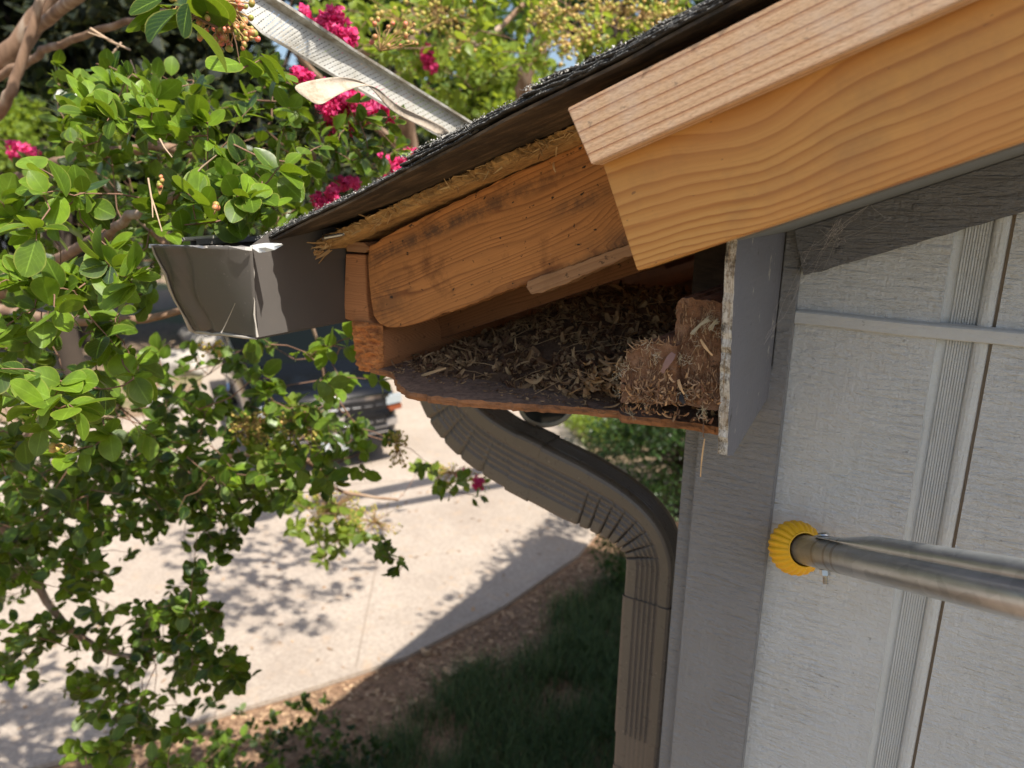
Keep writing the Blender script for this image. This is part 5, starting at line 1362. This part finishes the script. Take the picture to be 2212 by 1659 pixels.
def far(u, v_mid, dep, hw_px, hh_px, n, leaf, label, mat, name='broadleaf_tree', group='trees beyond the driveway', bright=.5, cl=26, dscale=1.0):
    c = Pd(u, v_mid, dep); s = dep/F0; base = (c.x, c.y, GZ)
    return mass_tree(name, base, 0, c, (hw_px*s, hw_px*s*dscale, hh_px*s), n, leaf, label, 'tree', mat, .02*dep, cl, group, bright=bright)
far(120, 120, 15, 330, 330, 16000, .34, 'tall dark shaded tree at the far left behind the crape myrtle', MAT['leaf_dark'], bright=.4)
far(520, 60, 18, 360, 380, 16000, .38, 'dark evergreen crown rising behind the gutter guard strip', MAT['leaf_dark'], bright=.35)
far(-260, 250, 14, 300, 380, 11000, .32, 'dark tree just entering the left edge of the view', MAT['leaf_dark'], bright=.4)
far(930, 120, 24, 300, 260, 7000, .38, 'mid green far tree behind the sunlit crape myrtle', MAT['leaf_hedge'], bright=.5)
far(100, 330, 12.0, 150, 90, 6000, .10, 'sunlit olive bush under the dark trees at far left', MAT['leaf_far'], 'bush', 'sunlit bushes under the trees', .6)
far(1040, 215, 16, 150, 90, 5000, .16, 'bright green bush glimpsed between gutter guard and roof edge', MAT['leaf_far'], 'bush', 'sunlit bushes under the trees', .7)
far(1330, -10, 26, 260, 60, 2500, .36, 'thin far tree crown behind the shingles at the top', MAT['leaf_hedge'], bright=.6)
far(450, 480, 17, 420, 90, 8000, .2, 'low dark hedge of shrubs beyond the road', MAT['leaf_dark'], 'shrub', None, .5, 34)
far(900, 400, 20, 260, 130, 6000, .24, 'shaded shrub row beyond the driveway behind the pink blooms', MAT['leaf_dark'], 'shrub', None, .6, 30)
mass_tree('broadleaf_tree', (-.22, 6.25, GZ), 0, (.02, 5.0, 4.1), (.42, 1.7, .4), 2600, .07, 'unseen tree leaning over the roof, placed for its leafy shadow', 'tree', MAT['leaf_hedge'], .02, 30, bright=.5)  # out of view, added to throw the leafy fringe beside the eave shadow
# hedge by the house and a drooping shrub
mass_tree('hedge_shrub', (-2.35, 7.6, GZ), 0, (-2.45, 7.7, .35), (.85, 1.05, .75), 16000, .05, 'dense dark green hedge shrub behind the downspout', 'shrub', MAT['leaf_hedge'], .04, 60, bright=.45, fill=.38)
mass_tree('hedge_shrub', (-4.0, 9.6, GZ), 0, (-4.0, 9.7, -.05), (.75, .8, .42), 5000, .05, 'low sunlit shrub at the edge of the concrete beyond the soffit', 'shrub', MAT['leaf_far'], .03, 30, bright=.7, fill=.38)
mass_tree('flowering_shrub', (-2.25, 5.7, GZ), 0, (-2.27, 5.75, -.12), (.22, .3, .32), 1500, .035, 'small drooping shrub with pale flecks left of the downspout bend', 'shrub', MAT['leaf_hedge'], .015, 18, bright=.8, fill=.4)
# --- low plants at the bottom
def lowplant(u0, v0, u1, v1, n, z0, z1, size, label, name='ground_shrub', nl=7, bright=.4, mat='leaf'):
    us = [(rr.uniform(u0, u1), rr.uniform(v0, v1)) for _ in range(n)]; C = []
    for u, v in us: p = Pz(u, v, rr.uniform(z0, z1)); C.append(tuple(p))
    cx_ = sum(c[0] for c in C)/n; cy_ = sum(c[1] for c in C)/n; t = Tree(name, (cx_, cy_, GZ), label, 'shrub')
    t.nodes = [Vector((cx_+rr.gauss(0, .05), cy_+rr.gauss(0, .05), GZ+.02+.08*k)) for k in range(5)]
    C = np.array(C); D = t.twigs(C, .0018); V, F, U, R2 = whorls(C, norm(D+np.array([0, 0, .4])), nl, size, LT_M, np.full(n, bright), .06)
    tag(np_mesh('leaves', V, F, MAT[mat], t.root, U, R2, True), kind='stuff'); t.finish(); return t
lowplant(440, 1500, 740, 1660, 44, GZ+.1, GZ+.6, .055, 'leafy shrub silhouetted over the mulch bed at the bottom', bright=.15)
lowplant(330, 1580, 520, 1690, 26, GZ+.2, GZ+.7, .055, 'brighter shrub tips over mulch at the bottom left', bright=.6)
lowplant(560, 1570, 860, 1680, 60, GZ+.03, GZ+.3, .045, 'dark low shrub in the shade beside the grass', bright=.1, mat='leaf_hedge')
# --- grass in the shade
Vg = []; Fg = []; Rg = []; k0 = 0
cl_ = [(rr.uniform(-2.75, -.5), rr.uniform(1.3, 6.6)) for _ in range(1700)]
def edge_x(y):
    for (x0, ya), (x1, yb_) in zip(edge[:-1], edge[1:]):
        if ya <= y <= yb_: return x0+(x1-x0)*(y-ya)/(yb_-ya)
    return -3
for cxg, cyg in cl_:
    dd_ = cxg-edge_x(cyg)
    if mnoise.noise(Vector((cxg*2.3, cyg*2.3, 7))) < -.42: continue
    if dd_ < .50+.22*mnoise.noise(Vector((cxg, cyg, 0))*1.5): continue
    for b in range(34):
        x = cxg+rr.gauss(0, .07); y = cyg+rr.gauss(0, .07); h = rr.uniform(.08, .22); a = rr.uniform(0, 6.28); le = rr.uniform(.3, .9); dx, dy = math.cos(a), math.sin(a); wd = .0034
        c = rr.random()
        for i in range(4):
            f = i/3; px = x+dx*h*le*f*f; py = y+dy*h*le*f*f; z = GZ-.02+h*(f-.25*le*f*f); ww = wd*(1-f*.85)
            Vg += [(px-dy*ww, py+dx*ww, z), (px+dy*ww, py-dx*ww, z)]; Rg += [c*(.6+.4*f)]*2
        for i in range(3): Fg.append((k0+2*i, k0+2*i+1, k0+2*i+3, k0+2*i+2))
        k0 += 8
tag(np_mesh('grass', Vg, Fg, MAT['grass'], None, None, Rg, True), 'dark uncut grass in the shade beside the downspout', 'grass', kind='stuff')
# --- leaf litter on soil and concrete
mb = MB()
for i in range(2600):
    y = rr.uniform(1.2, 6.8); ex = edge_x(y); x = ex+abs(rr.gauss(0, .45))+.03 if rr.random() < .93 else ex-rr.uniform(.05, 2.5)
    z = GZ-.02 if x > ex else GZ+.02
    flake((x, y, z+.004), rr.uniform(.015, .06), rr.uniform(.004, .018), rr.uniform(0, .25), rr.random(), .1, mb)
for (u, v, sz) in ((974, 1449, .11), (1020, 1430, .08), (920, 1410, .07), (890, 1520, .05)):
    p = G(u, v)
    for k in range(4): flake((p.x+rr.gauss(0, .01), p.y+rr.gauss(0, .01), GZ+.012+k*.006), sz, sz*.33, .2, .95, .1, mb)
tag(mb.build('leaf_litter', MAT['litter'], None, False), 'fallen brown leaves and bark chips along the driveway edge', 'leaf litter', kind='stuff')
# --- boulders far left beside the driveway
def boulder(u, v, r, label):
    p = G(u, v); bm = bmesh.new(); bmesh.ops.create_icosphere(bm, subdivisions=3, radius=1)
    for vv in bm.verts:
        n_ = mnoise.noise(vv.co*1.4+Vector((u, v, 0))); vv.co *= 1+.35*n_; vv.co.x *= r*1.3; vv.co.y *= r; vv.co.z *= r*.7
    o = from_bm('boulder', bm, MAT['stone'], None, Matrix.Translation((p.x, p.y, GZ+r*.3)), smooth=True); tag(o, label, 'boulder', 'boulders beside the driveway'); return o
boulder(395, 800, .42, 'pale grey boulder seen between leaves left of the parked car')
boulder(350, 880, .3, 'smaller pale boulder lower down left of the parked car')
boulder(452, 745, .5, 'grey boulder directly below the gutter end behind the leaves')
# ------------------------------------------------------------------ parked car
fl_, fr_ = G(560, 1045), G(875, 1000)
cc = (fl_+fr_)/2; wv = (fr_-fl_); Wc = wv.length; rx = wv.normalized(); fw = Vector((rx.y, -rx.x, 0))     # fw: car forward
if fw.dot(CAM-cc) < 0: fw = -fw
def car(name, c, fw, label, paint, W=1.9, group=None):
    rt = root(name, (c.x, c.y, GZ+.015), label, 'car', group); f = fw.normalized(); r = Vector((-f.y, f.x, 0)); z = Vector((0, 0, 1))
    m = Matrix((f, r, z)).transposed().to_4x4(); m.translation = Vector((c.x, c.y, GZ+.015))      # local: x forward, y left, z up; front at x=0
    st = [(-.0, .30, .60, .76), (-.03, .24, .80, .86), (-.10, .22, .98, .93), (-.22, .22, 1.03, .97), (-.6, .22, 1.08, .99), (-1.25, .22, 1.15, 1.0), (-1.5, .22, 1.16, 1.0), (-3.4, .22, 1.16, 1.0), (-4.5, .25, 1.15, .99), (-4.75, .32, 1.05, .93)]
    V = []; F = []; n = 36
    for (x, z0, z1, ws) in st:
        for k in range(n):
            th = 2*math.pi*k/n; cs_, sn = math.cos(th), math.sin(th); e = .45
            yy = W/2*ws*(abs(cs_)**e)*(1 if cs_ > 0 else -1); zz = (z0+z1)/2+(z1-z0)/2*(abs(sn)**e)*(1 if sn > 0 else -1)
            bow = -.16*(abs(yy)/(W/2))**2.5 if x > -.5 else 0
            V.append((x+bow, yy, zz))
    for i in range(len(st)-1):
        for k in range(n): F.append((i*n+k, i*n+(k+1) % n, (i+1)*n+(k+1) % n, (i+1)*n+k))
    bm = bmesh.new(); vs = [bm.verts.new(v) for v in V]
    for q in F: bm.faces.new([vs[i] for i in q])
    bm.faces.new(vs[:n]); bm.faces.new(vs[-n:]); bmesh.ops.recalc_face_normals(bm, faces=bm.faces[:])
    from_bm('body', bm, paint, rt, m, smooth=True)
    # cabin
    cab = [(-1.28, 1.14, .80), (-1.95, 1.70, .68), (-2.3, 1.78, .66), (-4.1, 1.76, .66), (-4.6, 1.2, .78)]
    bm = bmesh.new(); top = [[bm.verts.new((x, s*W/2*ws*1.12, zz)) for s in (-1, 1)] for x, zz, ws in cab]; bot = [[bm.verts.new((x, s*W/2*.93, 1.10)) for s in (-1, 1)] for x, zz, ws in cab]
    for i in range(4):
        fa = bm.faces.new((top[i][0], top[i][1], top[i+1][1], top[i+1][0])); fa.material_index = 1 if i in (0, 3) else 0
        for s in (0, 1): fb_ = bm.faces.new((top[i][s], top[i+1][s], bot[i+1][s], bot[i][s])); fb_.material_index = 1
    bmesh.ops.recalc_face_normals(bm, faces=bm.faces[:])
    from_bm('cabin', bm, [paint, MAT['glass']], rt, m)
    def bowx(y): return -.16*(abs(y)/(W/2))**2.5
    def bar(nm, y0, y1, z0, z1, x, mat, dep=.03, k=14, par=rt, slant=0):
        bm = bmesh.new(); rows = []
        for i in range(k+1):
            y = y0+(y1-y0)*i/k; xx = x+bowx(y); dz = slant*(i/k)
            rows.append([bm.verts.new((xx-dep, y, z0+dz)), bm.verts.new((xx, y, z0+.004+dz)), bm.verts.new((xx, y, z1-.004+dz)), bm.verts.new((xx-dep, y, z1+dz))])
        for a, b in zip(rows[:-1], rows[1:]):
            for q in range(3): bm.faces.new((a[q], a[q+1], b[q+1], b[q]))
        bm.faces.new(rows[0]); bm.faces.new(rows[-1]); bmesh.ops.recalc_face_normals(bm, faces=bm.faces[:])
        return from_bm(nm, bm, mat, par, m)
    gr = bar('grille', -.70, .70, .44, .88, .025, MAT['blackplastic'], .06)
    for zc1 in (.815, .60):
        for i in range(9):
            y = -.60+i*.15; bar('grille_bar', y-.06, y+.06, zc1-.042, zc1+.036, .034, MAT['blackplastic'], .02, 2, gr)
            bar('grille_bar', y-.055, y+.055, zc1-.010, zc1+.004, .044, MAT['chrome'], .012, 2, gr)
    bar('chrome_strip', -.74, .74, .885, .945, .035, MAT['chrome'], .05); bar('chrome_strip', -.72, .72, .505, .530, .046, MAT['chrome'], .05); bar('chrome_strip', -.72, .72, .435, .460, .046, MAT['chrome'], .05)
    bar('crossbar', -.74, .74, .665, .745, .048, paint, .05)
    for s in (-1, 1):
        bar('headlight', s*.70, s*.925, .79, .90, .035, MAT['headlight'], .08); bar('turn_signal', s*.72, s*.925, .70, .765, .03, MAT['amber'], .08); bar('fog_lamp', s*.62, s*.86, .50, .60, .01, MAT['chrome'], .06)
    bar('bumper', -.88, .88, .26, .40, .06, MAT['blackplastic'], .1)
    bar('number_plate', -.16, .16, .30, .43, .075, MAT['headlight'], .01, 2)
    # cross shaped badge: wide bar with a taller slanted middle
    bt = [(-.135, -.026), (-.05, -.026), (-.058, -.048), (.040, -.048), (.048, -.026), (.125, -.026), (.135, .026), (.05, .026), (.058, .048), (-.040, .048), (-.048, .026), (-.125, .026)]
    bm = bmesh.new(); a = [bm.verts.new((.066, y, .705+zz)) for y, zz in bt]; f_ = bm.faces.new(a); ex = bmesh.ops.extrude_face_region(bm, geom=[f_]); bmesh.ops.translate(bm, vec=(.015, 0, 0), verts=[q for q in ex['geom'] if isinstance(q, bmesh.types.BMVert)]); bmesh.ops.recalc_face_normals(bm, faces=bm.faces[:])
    from_bm('badge', bm, MAT['chrome'], rt, m)
    for x in (-.95, -3.75):
        for s in (-1, 1):
            mt_ = m @ axis_mat(Vector((x, s*(W/2-.13), .36)), Vector((0, s, 0)))
            V, F = lathe([(.20, -.12), (.36, -.12), (.375, -.09), (.375, .09), (.36, .12), (.24, .12)], 28); w_ = np_mesh('wheel', V, F, MAT['tyre'], rt, smooth=True, mat4=mt_)
            V, F = lathe([(.24, .115), (.22, .09), (.06, .10), (.0001, .11)], 20); np_mesh('rim', V, F, MAT['chrome'], w_, smooth=False, mat4=mt_)
    for s in (-1, 1):
        mm = m @ axis_mat(Vector((-1.45, s*(W/2+.10), 1.2)), Vector((1, 0, 0))); V, F = lathe([(.0001, -.06), (.07, -.05), (.10, 0), (.09, .04), (.0001, .07)], 14); np_mesh('side_mirror', V, F, paint, rt, smooth=True, mat4=mm)
    return rt
car('parked_car', cc, fw, 'charcoal parked car with chrome grille bars and cross badge facing the house', MAT['carpaint'], Wc+.04)
p2 = G(-40, 640); car('parked_car', Vector((p2.x, p2.y, 0)), Vector((.9, .43, 0)), 'dark blue car parked beyond the leaves at the far left', MAT['bluecar'])
p3 = G(330, 600);
